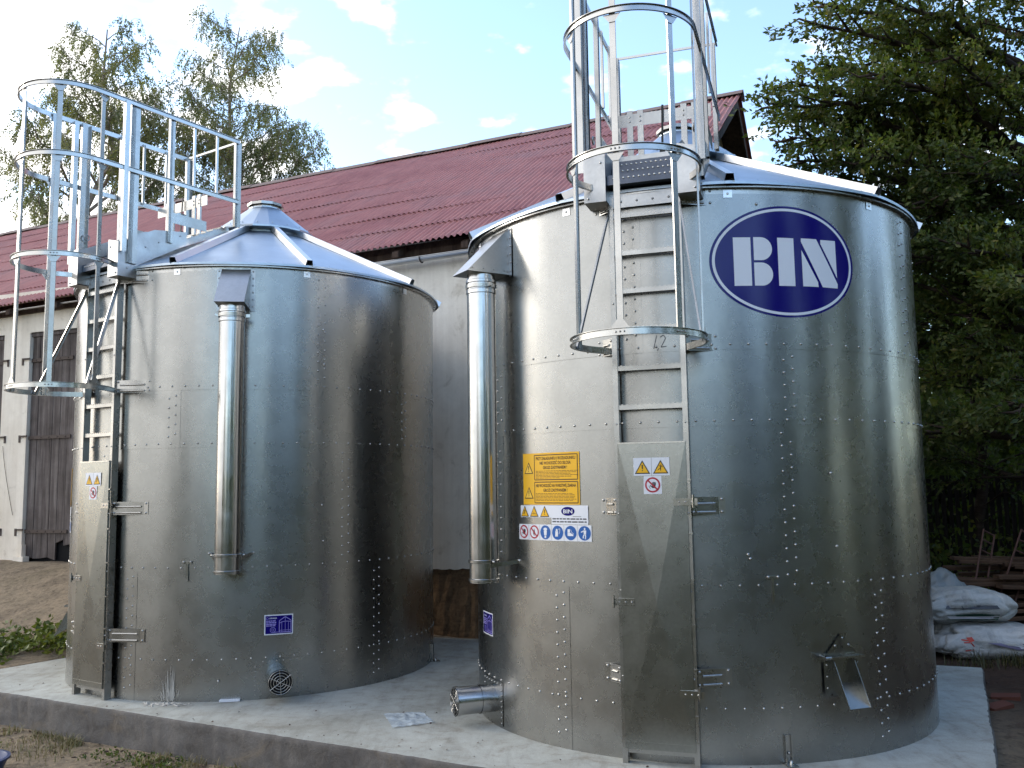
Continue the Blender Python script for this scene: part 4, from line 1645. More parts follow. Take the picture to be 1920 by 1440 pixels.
# ------------------------------------------------------------------ trees
def leaf_material(name, cols, transl=.35, rough=.5):
    m = bpy.data.materials.new(name)
    m.use_nodes = True
    nt = m.node_tree
    nt.nodes.clear()
    out = nt.nodes.new('ShaderNodeOutputMaterial')
    geo = nt.nodes.new('ShaderNodeNewGeometry')
    c = ramp(nt, geo.outputs['Random Per Island'], cols)
    # whole sprays differ in age and tint
    cl_ = ramp(nt, noise_node(nt, .75, 3, .6), [(.32, (.62, .66, .60)), (.5, (1, 1, 1)), (.68, (1.45, 1.30, .95))])
    c = mixc(nt, 1, c, cl_, 'MULTIPLY')
    d = nt.nodes.new('ShaderNodeBsdfPrincipled')
    d.inputs['Roughness'].default_value = rough
    d.inputs['Specular IOR Level'].default_value = .35
    nt.links.new(c, d.inputs['Base Color'])
    t = nt.nodes.new('ShaderNodeBsdfTranslucent')
    tcol = mixc(nt, 1, c, (1.25, 1.35, .55, 1), 'MULTIPLY')
    nt.links.new(tcol, t.inputs['Color'])
    mx = nt.nodes.new('ShaderNodeMixShader')
    mx.inputs[0].default_value = transl
    nt.links.new(d.outputs[0], mx.inputs[1])
    nt.links.new(t.outputs[0], mx.inputs[2])
    nt.links.new(mx.outputs[0], out.inputs[0])
    return m


M['beechleaf'] = leaf_material('broad_leaves', [(0, (.042, .062, .020)), (.45, (.068, .098, .027)), (.8, (.100, .125, .036)), (1, (.125, .115, .042))], .45)
M['birchleaf'] = leaf_material('birch_leaves', [(0, (.12, .13, .065)), (.5, (.17, .18, .085)), (1, (.22, .22, .11))], .45)
M['youngleaf'] = leaf_material('young_leaves', [(0, (.034, .058, .014)), (.5, (.068, .105, .022)), (1, (.11, .145, .032))], .45)
M['bark'] = oldwood_material('dark_bark', lin(40, 32, 28), lin(62, 52, 46), lin(84, 74, 66), (3, 3, 14))
M['birchbark'] = oldwood_material('birch_bark', lin(84, 74, 66), lin(150, 136, 124), lin(176, 166, 156), (2, 2, 12))
M['weed'] = leaf_material('weed_leaves', [(0, (.035, .055, .012)), (.5, (.075, .105, .022)), (1, (.13, .15, .045))], .25)
M['straw'] = leaf_material('dry_grass', [(0, (.16, .12, .06)), (.5, (.22, .18, .09)), (1, (.12, .13, .05))], .15)


def unit(a):
    return a / (np.linalg.norm(a, axis=-1, keepdims=True) + 1e-9)


def leaf_quads(name, P, D, size, mat, parent=None, flat=.0, width=.5, g=None):
    """diamond leaves: P positions, D growth directions, flat = how level the blades lie"""
    g = g or rng
    n = len(P)
    a = unit(D + g.normal(0, .55, (n, 3)))
    nn = g.normal(0, 1, (n, 3)) * (1 - flat)
    nn[:, 2] += flat * 1.6
    b = unit(np.cross(a, nn))
    nn = unit(np.cross(b, a))
    s = (size * g.uniform(.65, 1.2, n))[:, None]
    mid = P + a * s * .45 + nn * s * .06
    V = np.stack([P, mid + b * s * width * .5, P + a * s, mid - b * s * width * .5], 1).reshape(-1, 3)
    Fc = np.arange(4 * n).reshape(-1, 4)
    return mesh_np(name, V, Fc, mat, parent)


def curve_pts(p0, p1, sag, n, g, wob=.06):
    """bent polyline from p0 to p1; sag >0 arches up in the middle"""
    p0, p1 = np.array(p0, float), np.array(p1, float)
    L = np.linalg.norm(p1 - p0)
    u = np.linspace(0, 1, n)[:, None]
    P = p0 + (p1 - p0) * u
    P[:, 2] += sag * L * (4 * u * (1 - u))[:, 0]
    P[1:-1] += g.normal(0, wob * L / n, (n - 2, 3))
    return P


def make_tree(name, base, H, tr, seed, label, cat='tree', group=None, style='beech', limbs=26, clear=.25, rad=(3, 5, 3), leaf=.09, per=10, bark='bark', leafmat='beechleaf', extra=(), lean=(0, 0), side=None, twigs=(8, 7), trunk_top=.88):
    g = np.random.default_rng(seed)
    T = empty(name, base)
    tag(T, label, cat, group)
    wood = MB()
    tp = curve_pts((0, 0, -.25), (lean[0], lean[1], H * trunk_top), 0, 9, g, .10)
    k = len(tp)
    wood.tube([tuple(p) for p in tp], [tr * (1.25 - 1.15 * i / (k - 1)) if i else tr * 1.45 for i in range(k)], 10)
    LP, LD = [], []

    def at_trunk(f):
        x = f * (k - 1)
        i = min(int(x), k - 2)
        return tp[i] + (tp[i + 1] - tp[i]) * (x - i)

    targets = []
    for i in range(limbs):
        f = clear + (1 - clear) * ((i + g.uniform(0, .8)) / limbs)
        az = i * 2.399 + g.uniform(-.4, .4)
        # crown profile: rad = radius low, middle, top
        ff = (f - clear) / (1 - clear)
        r = np.interp(ff, [0, .45, 1], rad) * g.uniform(.75, 1.1)
        st = at_trunk(min(f * .99, .985) if style == 'birch' else min(f * .92, .97))
        if style == 'birch':
            rise = r * g.uniform(.5, 1.2) * (1.1 - .5 * ff)
            en = st + np.array([math.cos(az) * r, math.sin(az) * r, rise])
        else:
            rise = r * g.uniform(-.05, .32)
            en = st + np.array([math.cos(az) * r, math.sin(az) * r, rise])
        targets.append((st, en, .03 if style == 'birch' else .07))
    for st_f, en in extra:
        targets.append((at_trunk(st_f), np.array(en) - np.array(base), .05))
    for st, en, sag in targets:
        n = 8
        P = curve_pts(st, en, sag, n, g, .16)
        L = np.linalg.norm(en - st)
        r0 = max(.018, tr * .30 * min(1, L / 4))
        wood.tube([tuple(p) for p in P], [r0 * (1 - .85 * i / (n - 1)) for i in range(n)], 6, caps=False)
        nb = max(3, int(twigs[0] * L / 3))
        for j in range(nb):
            u = .22 + .78 * (j + g.uniform(0, .9)) / nb
            x = min(u, .999) * (n - 1)
            i0 = int(x)
            p = P[i0] + (P[min(i0 + 1, n - 1)] - P[i0]) * (x - i0)
            dirl = unit((P[min(i0 + 1, n - 1)] - P[i0])[None])[0]
            sgn = 1 if j % 2 else -1
            sidev = np.cross(dirl, [0, 0, 1]) * sgn
            bl = (.35 + .30 * L * (1.05 - u)) * g.uniform(.6, 1.3)
            if style == 'birch':
                d = unit((dirl * .6 + sidev * g.uniform(.2, .9) + [0, 0, g.uniform(-.1, .5)])[None])[0]
            else:
                d = unit((dirl * .75 + sidev * g.uniform(.4, .9) + [0, 0, g.uniform(-.12, .22)])[None])[0]
            q = p + d * bl
            mid = (p + q) / 2 + g.normal(0, .05, 3)
            wood.tube([tuple(p), tuple(mid), tuple(q)], [r0 * .32, r0 * .2, .004], 4, caps=False)
            m = max(3, int(twigs[1] * bl))
            for t in range(m):
                w = (t + g.uniform(0, 1)) / m
                s = p + (q - p) * w
                if style == 'birch':
                    tl = g.uniform(.35, 1.1)
                    td = unit((d * .25 + g.normal(0, .25, 3) + [0, 0, -.9])[None])[0]
                else:
                    tl = g.uniform(.22, .5)
                    td = unit((d * .7 + g.normal(0, .5, 3) * [1, 1, .6] + [0, 0, -.06])[None])[0]
                if style == 'birch':   # the hanging twig itself
                    e_ = s + td * tl
                    sw_ = np.array([math.cos(t * 1.7), math.sin(t * 1.7), 0]) * .006
                    wood.quad(tuple(s - sw_), tuple(s + sw_), tuple(e_ + sw_ * .4), tuple(e_ - sw_ * .4))
                nl = max(2, int(per * tl / (.7 if style == 'birch' else .36) * g.uniform(.5, 1.4)))
                uu = g.uniform(0, 1, nl)[:, None]
                LP.append(s + td * tl * uu + g.normal(0, .035, (nl, 3)))
                LD.append(np.repeat(td[None], nl, 0) + (np.array([0, 0, -.5]) if style == 'birch' else np.array([0, 0, -.12])))
    wood.build('trunk', M[bark], T)
    P = np.concatenate(LP)
    D = np.concatenate(LD)
    leaf_quads('crown', P, D, leaf, M[leafmat], T, flat=.05 if style == 'birch' else .3, width=.62 if style == 'birch' else .5, g=g)
    return T, len(P)


cnt = []
# birches behind the barn
cnt.append(make_tree('birch_tree', (-14.0, 30.5, 0), 20.4, .22, 21, 'wide drooping birch at the far left, seen through the cage of the left silo', 'tree', 'birches behind the barn', 'birch', 40, .36, (2.6, 3.0, 1.3), .078, 38, 'birchbark', 'birchleaf', lean=(.1, 0), twigs=(13, 8)))
cnt.append(make_tree('birch_tree', (-9.85, 31, 0), 20.7, .19, 22, 'tall airy birch with a forked pale trunk, behind the left silo', 'tree', 'birches behind the barn', 'birch', 44, .42, (2.4, 2.9, 1.3), .075, 34, 'birchbark', 'birchleaf', lean=(.4, 0), twigs=(13, 8)))
cnt.append(make_tree('birch_tree', (-6.5, 31.5, 0), 15.2, .14, 23, 'lowest birch, right of the tall one, just above the red roof', 'tree', 'birches behind the barn', 'birch', 26, .45, (1.8, 1.9, .8), .078, 34, 'birchbark', 'birchleaf', twigs=(11, 8)))
cnt.append(make_tree('birch_tree', (-11.5, 33.5, 0), 15.0, .14, 24, 'small birch filling the gap between the two taller birches', 'tree', 'birches behind the barn', 'birch', 24, .45, (1.9, 1.8, .8), .078, 32, 'birchbark', 'birchleaf', twigs=(11, 8)))

# big broadleaf tree on the right; some boughs reach over towards the silo roof
bb = (8.9, 14.2, -.1)
def px(x, y, d):  # where a bough tip stands, d metres ahead
    return (x * d, d, 1.9594 + y * d)
ext = []
for f, tx, tz, dd in ((.52, .292, .425, 13.6), (.46, .316, .385, 13.9), (.43, .318, .358, 13.2), (.55, .322, .450, 13.8), (.62, .345, .52, 13.6), (.66, .352, .545, 14.2), (.40, .32, .33, 13.8), (.36, .34, .30, 13.5), (.33, .36, .28, 14.0), (.50, .33, .41, 14.6), (.58, .36, .47, 14.8), (.30, .40, .23, 13.6), (.27, .42, .18, 14.4), (.35, .41, .26, 13.0), (.45, .40, .36, 12.8), (.55, .41, .46, 12.9), (.65, .42, .56, 13.0), (.24, .45, .12, 13.4), (.26, .50, .16, 12.6), (.36, .50, .26, 12.4), (.46, .52, .36, 12.2), (.56, .50, .48, 12.4)):
    ext.append((f, px(tx, tz, dd)))
cnt.append(make_tree('broadleaf_tree', bb, 14.5, .30, 31, 'largest dark leafy tree on the right with boughs spreading over the right silo', 'tree', None, 'beech', 46, .13, (4.2, 4.8, 1.6), .098, 19, 'bark', 'beechleaf', ext, twigs=(13, 10)))

# younger trees further back on the right
for i, (x, y, h, sd_, lb) in enumerate(((9.35, 18.6, 10.5, 41, 'slim tree whose forked trunk shows right of the right silo'), (12.2, 20.5, 11.5, 42, 'leafy tree at the right edge, behind the slim forked trunk'), (7.6, 22.5, 10.5, 43, 'bright green tree just behind the right silo wall'), (10.5, 26.5, 13, 44, 'tall tree deepest in the right background'), (14.0, 16.5, 10, 45, 'bushy tree at the right picture edge beyond the wood pile'))):
    cnt.append(make_tree('young_tree', (x, y, -.1), h, .11, sd_, lb, 'tree', 'young trees behind the dark fence', 'beech', 34, .14, (2.6, 2.8, .9), .135, 11, 'bark', 'youngleaf', twigs=(9, 7)))
print('leaves', [c[1] for c in cnt])


def leaf_band(name, pts, size, mat, kind='stuff', g=None):
    P = np.array(pts)
    D = np.zeros_like(P)
    D[:, 2] = -.2
    o = leaf_quads(name, P, D, size, M[mat], None, .2, .7, g)
    tag(o, kind=kind)
    return o


g = np.random.default_rng(77)
# far-off wood that reads as one dark mass: behind the yard, and round to the right
pts = []
for cx_, cy_, rx, ry, h, n in [(-24 + 5.2 * i, -19 + 2 * math.sin(i * 2.1), 3.6, 2.5, 4.2 + 2.0 * math.sin(i * 1.7) + (2.5 if i > 6 else 0), 1500) for i in range(11)] + [(13, -9, 3.5, 3.5, 10, 2600), (15.5, -3, 3, 3.5, 11, 2600), (16.5, 3.5, 3, 3.2, 12, 2600), (17.5, 8.2, 2.2, 2.2, 7.2, 2400), (11, 24, 3, 2, 4, 2200), (15, 23, 3, 2, 4.5, 2200), (8.3, 25, 2.5, 2, 4, 1600), (7, -13, 4, 3, 7.5, 2600), (24, -8, 4, 4, 11, 1600), (22, 0, 4, 4, 12, 2200), (23, 8, 4, 4, 4, 1600), (22, 16, 4, 4, 13, 2200), (20, 26, 5, 4, 12, 2200), (12, 33, 5, 3, 10, 3500), (16, 29, 4, 3, 10, 3000), (6.5, 31, 4, 3, 7, 2000), (20, 36, 5, 4, 12, 2000), (5, 38, 4, 4, 7, 1200), (29, 30, 5, 4, 12, 1600)]:
    a = g.normal(0, .45, (n, 3))
    z = g.uniform(0, 1, n) ** .8
    w = np.sqrt(np.clip(1 - (z - .35) ** 2 * 1.6, .1, 1))
    pts.append(np.stack([cx_ + a[:, 0] * rx * w, cy_ + a[:, 1] * ry * w, -.2 + z * h], -1))
leaf_band('distant_wood', np.concatenate(pts), .55, 'beechleaf', g=g)
# low undergrowth round the fence
pts = []
for i in range(44):
    x = 6.6 + g.uniform(0, 8)
    y = 16.5 + g.uniform(0, 9)
    n = 260
    pts.append(np.stack([x + g.normal(0, .5, n), y + g.normal(0, .4, n), np.abs(g.normal(0, .55, n)) - .1], -1))
leaf_band('undergrowth', np.concatenate(pts), .13, 'beechleaf', g=g)
# ------------------------------------------------------------------ things lying about
def ground_z(x, y):
    return float(ground_h(np.array([x]), np.array([y]))[0])


def film_material(name, col, rough, alpha, wave):
    m, nt, b = new_mat(name)
    b.inputs['Base Color'].default_value = col
    b.inputs['Roughness'].default_value = rough
    b.inputs['Specular IOR Level'].default_value = .6
    b.inputs['Alpha'].default_value = alpha
    n = noise_node(nt, 9, 5, .6, dist=.8)
    bump(nt, b, n, .8, wave)
    return m


def sack_material(name, base):
    m, nt, b = new_mat(name)
    n1 = noise_node(nt, 4, 6, .7, dist=1.2)
    n2 = noise_node(nt, 2, 3, .5)
    c = mixc(nt, 1, base, ramp(nt, n1, [(.3, (.55, .55, .56)), (.48, (.9, .9, .9)), (.7, (1.1, 1.1, 1.1))]), 'MULTIPLY')
    c = mixc(nt, .6, c, ramp(nt, n2, [(.35, (.72, .70, .66)), (.65, (1, 1, 1))]), 'MULTIPLY')
    nt.links.new(c, b.inputs['Base Color'])
    b.inputs['Roughness'].default_value = .38
    bump(nt, b, n1, .9, .03)
    return m


M['sackw'] = sack_material('white_sack_film', lin(190, 190, 188))
M['sackg'] = sack_material('greyish_sack_film', lin(176, 178, 176))
M['greenband'] = plain('green_print', lin(28, 74, 50), .4)
M['film'] = film_material('clear_film', (.62, .70, .76, 1), .18, .62, .02)
M['greywrap'] = film_material('grey_wrap_film', (.22, .25, .26, 1), .3, .85, .03)
M['oldplank'] = oldwood_material('old_planks', lin(56, 42, 36), lin(86, 68, 56), lin(116, 94, 78), (1.2, 14, 14))
M['rust'] = plain('rusty_tube', lin(92, 68, 62), .75, .3)
M['fencewood'] = oldwood_material('dark_fence_boards', lin(26, 22, 21), lin(38, 33, 31), lin(50, 45, 42))
M['brick'] = plain('red_brick', lin(96, 60, 50), .9, .2)
M['tubblue'] = plain('blue_plastic', lin(40, 58, 98), .4, .5)
M['darkgrass'] = leaf_material('dark_brown_grass', [(0, (.03, .036, .014)), (.6, (.06, .062, .026)), (1, (.12, .10, .05))], .2)  # dark, brownish blade colours
M['smear'] = plain('dried_mortar', lin(176, 172, 164), .9, .2)


def sack(name, c, dims, rz, seed, mat, label, marks=None, tilt=0.0):
    S = empty(name, c, rz)
    S.rotation_euler = (tilt, 0, rz)
    tag(S, label, 'sack', 'sacks behind the slab')
    a, b_, h = dims
    sg = lambda x, e: math.copysign(abs(x) ** e, x)

    def surf(u, v, k=1.0):
        cv, sv, cu, su = math.cos(v), math.sin(v), math.cos(u), math.sin(u)
        p = Vector((a * sg(cv, .55) * sg(cu, .42), b_ * sg(cv, .7) * sg(su, .55), h * sg(sv, .8)))
        # squash the bottom, pinch the ends, crumple
        if p.z < 0:
            p.z *= .75
        e = abs(p.x) / a
        p.z *= 1 - .40 * e ** 4
        n1 = noise.noise(Vector((p.x * 2.6 + seed, p.y * 2.6, p.z * 3)))
        n2 = noise.noise(Vector((p.x * 7 + seed, p.y * 7, p.z * 9 + seed)))
        rn = abs(noise.noise(Vector((p.x * 5 - p.z * 4 + seed, p.y * 5, p.z * 7))))
        f = 1 + .17 * n1 + .07 * n2 - .09 * (1 - min(1, rn * 6))
        return p * (f * k)
    nu, nv = 96, 44
    mb = MB()
    vs = [surf(2 * math.pi * i / nu, -math.pi / 2 + math.pi * j / nv) for j in range(nv + 1) for i in range(nu)]
    fs = [(j * nu + i, j * nu + (i + 1) % nu, (j + 1) * nu + (i + 1) % nu, (j + 1) * nu + i) for j in range(nv) for i in range(nu)]
    mb.add(vs, fs, True)
    body = mb.build('sack_body', mat, S)
    # printed marks follow the film; x,z on the front face
    if marks:
        def mf(x, z, layer):
            # find the surface parameters of the front for this x,z (front = -y)
            u = -math.acos(max(-1, min(1, sg(x / a, 1 / .42)))) if abs(x) < a else 0
            v = 0.0
            for _ in range(14):
                p = surf(u, v)
                v += (z - p.z) / h * .5
                dx = (x - p.x) / a
                u += dx * .9
            return surf(u, v, 1.012 + .004 * layer)
        for nm, fn in marks:
            D = Decal(mf, .04)
            mats = fn(D)
            D.build(nm, mats, S)
    return S


def mk_band(D):
    D.rect(-.28, -.115, .30, -.045, 0, 0)
    x = -.10
    for w in (.03, .03, .026, .03, .03, .02, .03, .012, .03, .03, .028, .03, .03, .03, .026):
        D.rect(x, -.097, x + w * .75, -.063, 1, 1)
        x += w * .86
    return [M['greenband'], M['white']]


def mk_grey(D):
    D.rect(-.16, .02, .14, .026, 0, 1)
    for k in range(6):
        D.rect(-.15 + .03 * k, .018, -.138 + .03 * k, .055, 0, 1)
    return [M['greyprint']]


def mk_red(D):
    D.poly([(-.33, .10), (-.27, .11), (-.25, .07), (-.30, .05)], 0, 0)
    D.line([(-.38, .075), (-.31, .07)], .014, 0, 1)
    D.line([(-.38, .045), (-.30, .05)], .012, 0, 2)
    D.line([(-.29, .05), (-.25, .0), (-.27, -.03), (-.35, -.04)], .014, 0, 1)
    return [M['redprint']]


def mk_violet(D):
    D.rect(.16, -.02, .27, .05, 0, 0)
    D.disc(.215, .015, .025, .02, 1, 1, 16)
    return [M['purple'], M['white']]


mark_band = [('band_print', mk_band), ('grey_print', mk_grey)]
mark_red = [('red_print', mk_red), ('violet_print', mk_violet)]


M['redprint'] = plain('faded_red_print', lin(196, 62, 48), .4)
M['purple'] = plain('violet_print', lin(110, 104, 130), .4)
sack('fertiliser_sack', (5.58, 11.15, .05), (.74, .40, .23), R_(-12), 3, M['sackw'], 'wide white sack with a red mark, lowest of the pile beside the right silo', mark_red)
sack('fertiliser_sack', (6.35, 10.95, -.02), (.58, .38, .19), R_(-30), 9, M['sackw'], 'crumpled white sack lying farthest right, at the picture edge')
sack('fertiliser_sack', (5.36, 11.34, .44), (.56, .38, .23), R_(-6), 15, M['sackg'], 'greyish sack with a green lettered band, on top of the pile', mark_band)
sack('fertiliser_sack', (4.75, 11.55, .62), (.30, .22, .22), R_(20), 27, M['sackg'], 'small folded sack half hidden behind the right silo')

# heap of grey wrapping film
b = MB()
n = 26
vs = []
for j in range(n):
    for i in range(n):
        x, y = -.42 + .84 * i / (n - 1), -.3 + .6 * j / (n - 1)
        h = .44 * max(0, 1 - (x / .42) ** 2) * max(0, 1 - (y / .34) ** 2) + .10 * noise.noise(Vector((x * 7, y * 7, 3))) + .05 * noise.noise(Vector((x * 17, y * 17, 1)))
        vs.append((x, y, max(h, 0)))
b.add(vs, [(j * n + i, j * n + i + 1, (j + 1) * n + i + 1, (j + 1) * n + i) for j in range(n - 1) for i in range(n - 1)], True)
o = b.build('wrapping_film', M['greywrap'])
o.location = (5.50, 12.1, .36)
tag(o, 'crumpled heap of grey wrapping film behind the white sacks', 'plastic film')
b = MB()
b.box((-.5, -.4, -.5), (.5, .4, .0))
for x in (-.45, -.05, .35):
    b.box((x, -.405, -.5), (x + .1, -.402, 0))
o = b.build('pallet_stack', M['oldplank'])
o.location = (5.50, 12.15, .36)
tag(o, 'dark wooden crate base under the grey wrapping film', 'crate')

# stack of old planks
pr = random.Random(12)
first = None
k = 0
for lev in range(9):
    for j in range(4):
        L = pr.uniform(2.0, 2.7)
        w, t = pr.uniform(.13, .18), .05
        if k % 6 == 0 or first is None:
            mb = MB()
            mb.hexa([(-L / 2, -w / 2, 0), (L / 2, -w / 2, 0), (L / 2, w / 2, 0), (-L / 2, w / 2, 0), (-L / 2, -w / 2, t), (L / 2, -w / 2, t), (L / 2, w / 2, t), (-L / 2, w / 2, t)])
            first = mb.build('plank', M['oldplank'])
            o = first
        else:
            o = first.copy()
            COL.objects.link(o)
        o.location = (8.0 + pr.uniform(-.5, .3), 13.3 + j * .2 + pr.uniform(-.03, .03), -.1 + .12 + lev * .088 + pr.uniform(-.01, .015))
        o.rotation_euler = (pr.uniform(-.12, .12), pr.uniform(-.06, .06) + (.05 if lev == 8 else 0), R_(-8) + pr.uniform(-.22, .22))
        tag(o, 'old grey brown plank in the wood pile at the right edge', 'plank', 'planks in the wood pile')
        k += 1
# leaning frames of rusty tube
for i, (x, y, rz, tl, lb) in enumerate(((6.80, 13.4, .35, -.30, 'left rusty tubular frame leaning by the wood pile'), (7.12, 13.35, -.05, -.24, 'right rusty tubular frame leaning by the wood pile'))):
    Fm = empty('steel_frame', (x - .28, y, -.1), 0)
    Fm.rotation_euler = (tl * .4, .42, rz)
    tag(Fm, lb, 'frame', 'leaning steel frames')
    mb = MB()
    for sx in (-.11, .11):
        mb.tube([(sx, 0, 0), (sx, 0, 1.42)], .014, 7)
    mb.build('upright', M['rust'], Fm)
    for z in (1.40, 1.26, 1.10):
        mb = MB()
        mb.tube([(-.11, 0, z), (.11, 0, z)], .012, 7)
        mb.build('cross_bar', M['rust'], Fm)

# dark board fence under the trees
FN = empty('board_fence', (8.0, 18.6, -.1), R_(-3))
tag(FN, 'dark upright board fence in the shade under the right trees', 'fence')
mb = MB()
fr = random.Random(2)
x = 0
while x < 9:
    h = 2.12 + fr.uniform(-.04, .04)
    mb.box((x, -.012, .05), (x + .085, .012, h))
    x += .135
mb.build('board_panel', M['fencewood'], FN)
for z in (.5, 1.7):
    mb = MB()
    mb.box((0, .012, z), (9, .05, z + .08))
    mb.build('rail', M['fencewood'], FN)
for k in range(5):
    mb = MB()
    mb.box((k * 2.2, .05, 0), (k * 2.2 + .1, .15, 2.2))
    mb.build('post', M['fencewood'], FN)

# clear film envelope on the slab
b = MB()
n = 22
A, B, C_, D_ = Vector((-1.16, 8.28, 0)), Vector((-.83, 8.31, 0)), Vector((-.69, 7.97, 0)), Vector((-1.02, 7.80, 0))
vs = []
for j in range(n):
    for i in range(n):
        u, v = i / (n - 1), j / (n - 1)
        p = (A * (1 - u) + B * u) * (1 - v) + (D_ * (1 - u) + C_ * u) * v
        z = .008 + .020 * abs(noise.noise(Vector((u * 3.4, v * 9, 5)))) + .012 * noise.noise(Vector((u * 9, v * 5, 2))) * (u * (1 - u) * 4)
        vs.append((p.x, p.y, max(z, .006)))
b.add(vs, [(j * n + i, (j + 1) * n + i, (j + 1) * n + i + 1, j * n + i + 1) for j in range(n - 1) for i in range(n - 1)], True)
o = b.build('plastic_envelope', M['film'])
tag(o, 'flat clear plastic film envelope lying on the slab between the silos', 'plastic film')

# bricks on the right
for (x, y, rz, lb) in ((4.36, 8.62, .4, 'red brick half sunk in the soil beside the slab'), (4.62, 8.98, -.5, 'paler brick lying in the soil, farther from the camera')):
    b = MB()
    b.box((-.125, -.06, -.03), (.125, .06, .045))
    o = b.build('brick', M['brick'])
    o.location = (x, y, ground_z(x, y) - .012)
    o.rotation_euler = (.12, -.08, rz)
    tag(o, lb, 'brick', 'loose bricks')

# blue tub at the lower left corner
T = empty('plastic_tub', (-4.38, 7.66, -.33))
tag(T, 'blue plastic tub cut off by the lower left corner', 'tub')
b = MB()
b.lathe([(.20, 0), (.27, .16), (.285, .165), (.285, .18), (.26, .182), (.19, .02), (0, .018)], 40)
b.build('tub_body', M['tubblue'], T)

# mortar smear at the foot of the left silo
SM = MB()
sr = random.Random(6)
D = Decal(cylmap(26.0, 0, RS + .004), .05)
for k in range(90):
    x = sr.gauss(0, .05)
    h = max(.02, sr.uniform(.03, .30) * math.exp(-(x / .07) ** 2))
    w = sr.uniform(.0006, .004)
    z0 = .004 + sr.uniform(0, .12) * sr.random()
    lean_ = x * .25 + sr.uniform(-.02, .02)
    D.poly([(x - w, z0), (x + w, z0), (x + lean_ + w * .3, z0 + h), (x + lean_ - w * .2, z0 + h)], 0, sr.uniform(0, 2))
o = D.build('mortar_smear', M['smear'], silo_l)
b = MB()
for k in range(60):
    x, y, z = sr.gauss(0, .10), sr.gauss(0, .05), sr.uniform(.004, .02)
    s = sr.uniform(.008, .03)
    p = PC(26.0, RS + .05 + abs(y), 0) + Vector((x * math.cos(R_(26)), x * math.sin(R_(26)), 0))
    b.add([(p.x - s, p.y - s * .6, .003), (p.x + s, p.y - s * .5, .003), (p.x + s * .7, p.y + s * .6, .003), (p.x - s * .8, p.y + s * .5, .003), (p.x, p.y, z)], [(0, 1, 4), (1, 2, 4), (2, 3, 4), (3, 0, 4)])
b.build('mortar_crumbs', M['smear'], silo_l)


# weeds, grass and litter: too many to count
def blades(name, pts, hts, width, mat, kind='stuff', bend=.4, g=None):
    g = g or rng
    P = np.array(pts)
    n = len(P)
    az = g.uniform(0, 2 * math.pi, n)
    d = np.stack([np.cos(az), np.sin(az), np.zeros(n)], -1)
    s = np.stack([-np.sin(az), np.cos(az), np.zeros(n)], -1)
    h = np.array(hts)[:, None]
    up = np.array([0, 0, 1.0])
    bn = g.uniform(.1, 1, (n, 1)) * bend
    m_ = P + up * h * .55 + d * h * bn * .35
    t_ = P + up * h * (1 - .35 * bn) + d * h * bn
    w = width * g.uniform(.6, 1.3, (n, 1))
    V = np.stack([P - s * w, P + s * w, m_ + s * w * .7, m_ - s * w * .7, t_], 1).reshape(-1, 3)
    i = np.arange(n)[:, None] * 5
    q = np.concatenate([i + np.array([[0, 1, 2, 3]]), i + np.array([[3, 2, 4, 4]])], 0)
    me = bpy.data.meshes.new(name)
    faces = [tuple(r) for r in (i + np.array([[0, 1, 2, 3]])).tolist()] + [tuple(r) for r in (i + np.array([[3, 2, 4]])).tolist()]
    me.from_pydata(V.tolist(), [], faces)
    me.materials.append(M[mat])
    o = bpy.data.objects.new(name, me)
    COL.objects.link(o)
    tag(o, kind=kind)
    return o


gg = np.random.default_rng(5)


def gz(P):
    return ground_h(P[:, 0], P[:, 1])


# leafy weeds along the left end of the slab
cl = [(-6.35, 11.25), (-6.1, 11.35), (-5.9, 11.5), (-5.72, 11.45), (-5.55, 11.6), (-6.5, 11.6), (-6.25, 11.75), (-6.0, 11.85), (-5.45, 11.45), (-6.6, 11.1), (-6.15, 11.05), (-6.7, 11.9), (-5.7, 11.75)]
LP, LD = [], []
for x, y in cl:
    n = 90
    p = np.stack([x + gg.normal(0, .13, n), y + gg.normal(0, .11, n), np.zeros(n)], -1)
    p[:, 2] = gz(p) + np.abs(gg.normal(.05, .07, n))
    LP.append(p)
    d = gg.normal(0, 1, (n, 3))
    d[:, 2] = np.abs(d[:, 2]) * .8
    LD.append(d)
o = leaf_quads('weeds', np.concatenate(LP), np.concatenate(LD), .085, M['weed'], None, .3, .6, gg)
tag(o, kind='stuff')
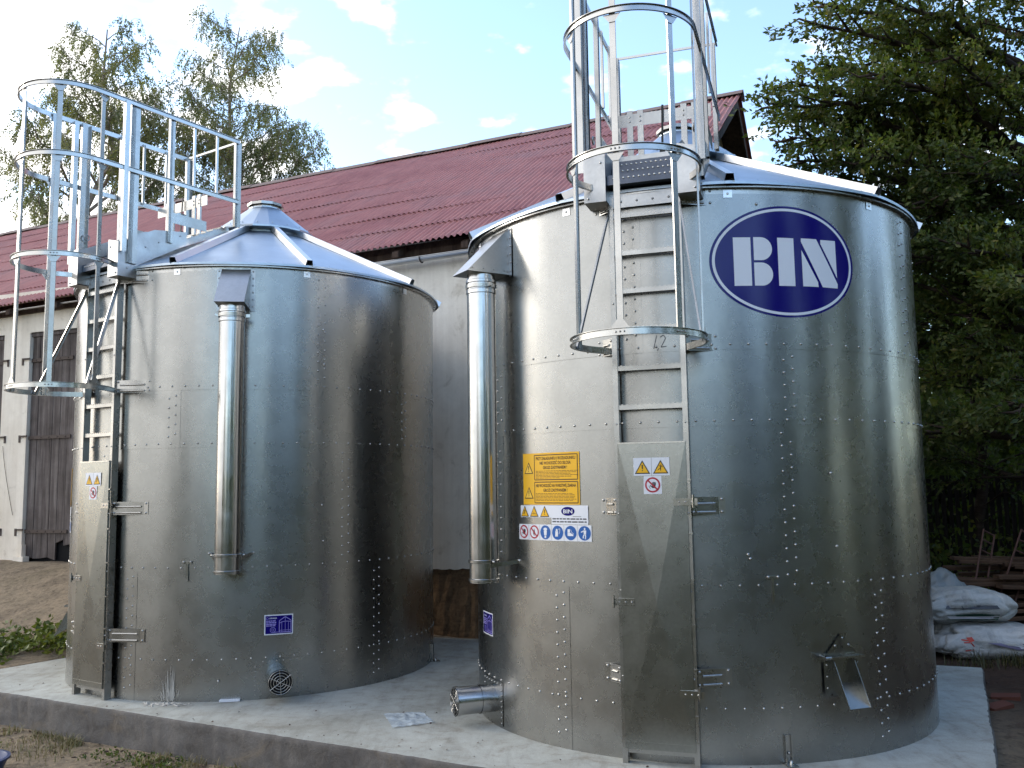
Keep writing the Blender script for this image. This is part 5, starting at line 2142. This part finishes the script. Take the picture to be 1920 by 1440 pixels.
# short dry and green grass in front of the slab
n = 5200
x = gg.uniform(-5.2, -.8, n)
fy = 8 - (x + 2.55) * .554 - gg.exponential(.30, n) - .06
cov = fbm2(x, fy, 3.0, 17) + .35 * fbm2(x, fy, 9, 4)
keep = cov > .12
P = np.stack([x, fy, np.zeros(n)], -1)[keep]
P[:, 2] = gz(P) - .01
blades('dry_grass', P, gg.uniform(.03, .12, len(P)), .0035, 'straw', bend=1.1, g=gg)
n = 2600
x = gg.normal(-2.6, .8, n)
fy = 8 - (x + 2.55) * .554 - np.abs(gg.normal(.30, .2, n)) - .05
keep = fbm2(x, fy, 4.0, 23) > .25
P = np.stack([x, fy, np.zeros(n)], -1)[keep]
P[:, 2] = gz(P)
o = leaf_quads('ground_weeds', P + gg.normal(0, .012, P.shape), np.tile([[0, 0, .5]], (len(P), 1)), .035, M['weed'], None, .4, .6, gg)
tag(o, kind='stuff')
# tuft behind the slab on the right
n = 700
P = np.stack([gg.normal(5.75, .45, n), 10.5 + gg.normal(0, .12, n), np.zeros(n)], -1)
P[:, 2] = gz(P) - .02
blades('grass_tuft', P, gg.uniform(.05, .24, n), .005, 'darkgrass', bend=.9, g=gg)
# dead leaves and crumbs of soil
b = MB()
for k in range(420):
    if k < 260:
        x = gg.uniform(-5, .2)
        y = 8 - (x + 2.55) * .554 - .05 - abs(gg.normal(0, .45))
        z = ground_z(x, y)
    elif k < 330:
        x, y = gg.uniform(3.9, 5.6), gg.uniform(7.2, 9.8)
        z = ground_z(x, y)
    else:
        u, v = gg.uniform(0, 1), gg.uniform(0, 1) ** 2
        x = -5.6 + 8.0 * u
        y = 8 - (x + 2.55) * .554 + .05 + 1.5 * v
        z = 0.001
        if min((Vector((x, y)) - Vector((-2.9565, 10.8666))).length, (Vector((x, y)) - Vector((1.6602, 8.6846))).length) < 2.06:
            continue
    s = gg.uniform(.006, .022) * (1.6 if k < 330 else .7)
    a = gg.uniform(0, 6.28)
    c, d = math.cos(a) * s, math.sin(a) * s
    b.add([(x - c, y - d, z + .002), (x + d * .6, y - c * .6, z + .004), (x + c, y + d, z + .003 + s * .3), (x - d * .6, y + c * .6, z + .006 + s * .4)], [(0, 1, 2, 3)], False, int(gg.integers(0, 2)))
o = b.build('ground_litter', [M['rust'], M['beam']])
tag(o, kind='stuff')
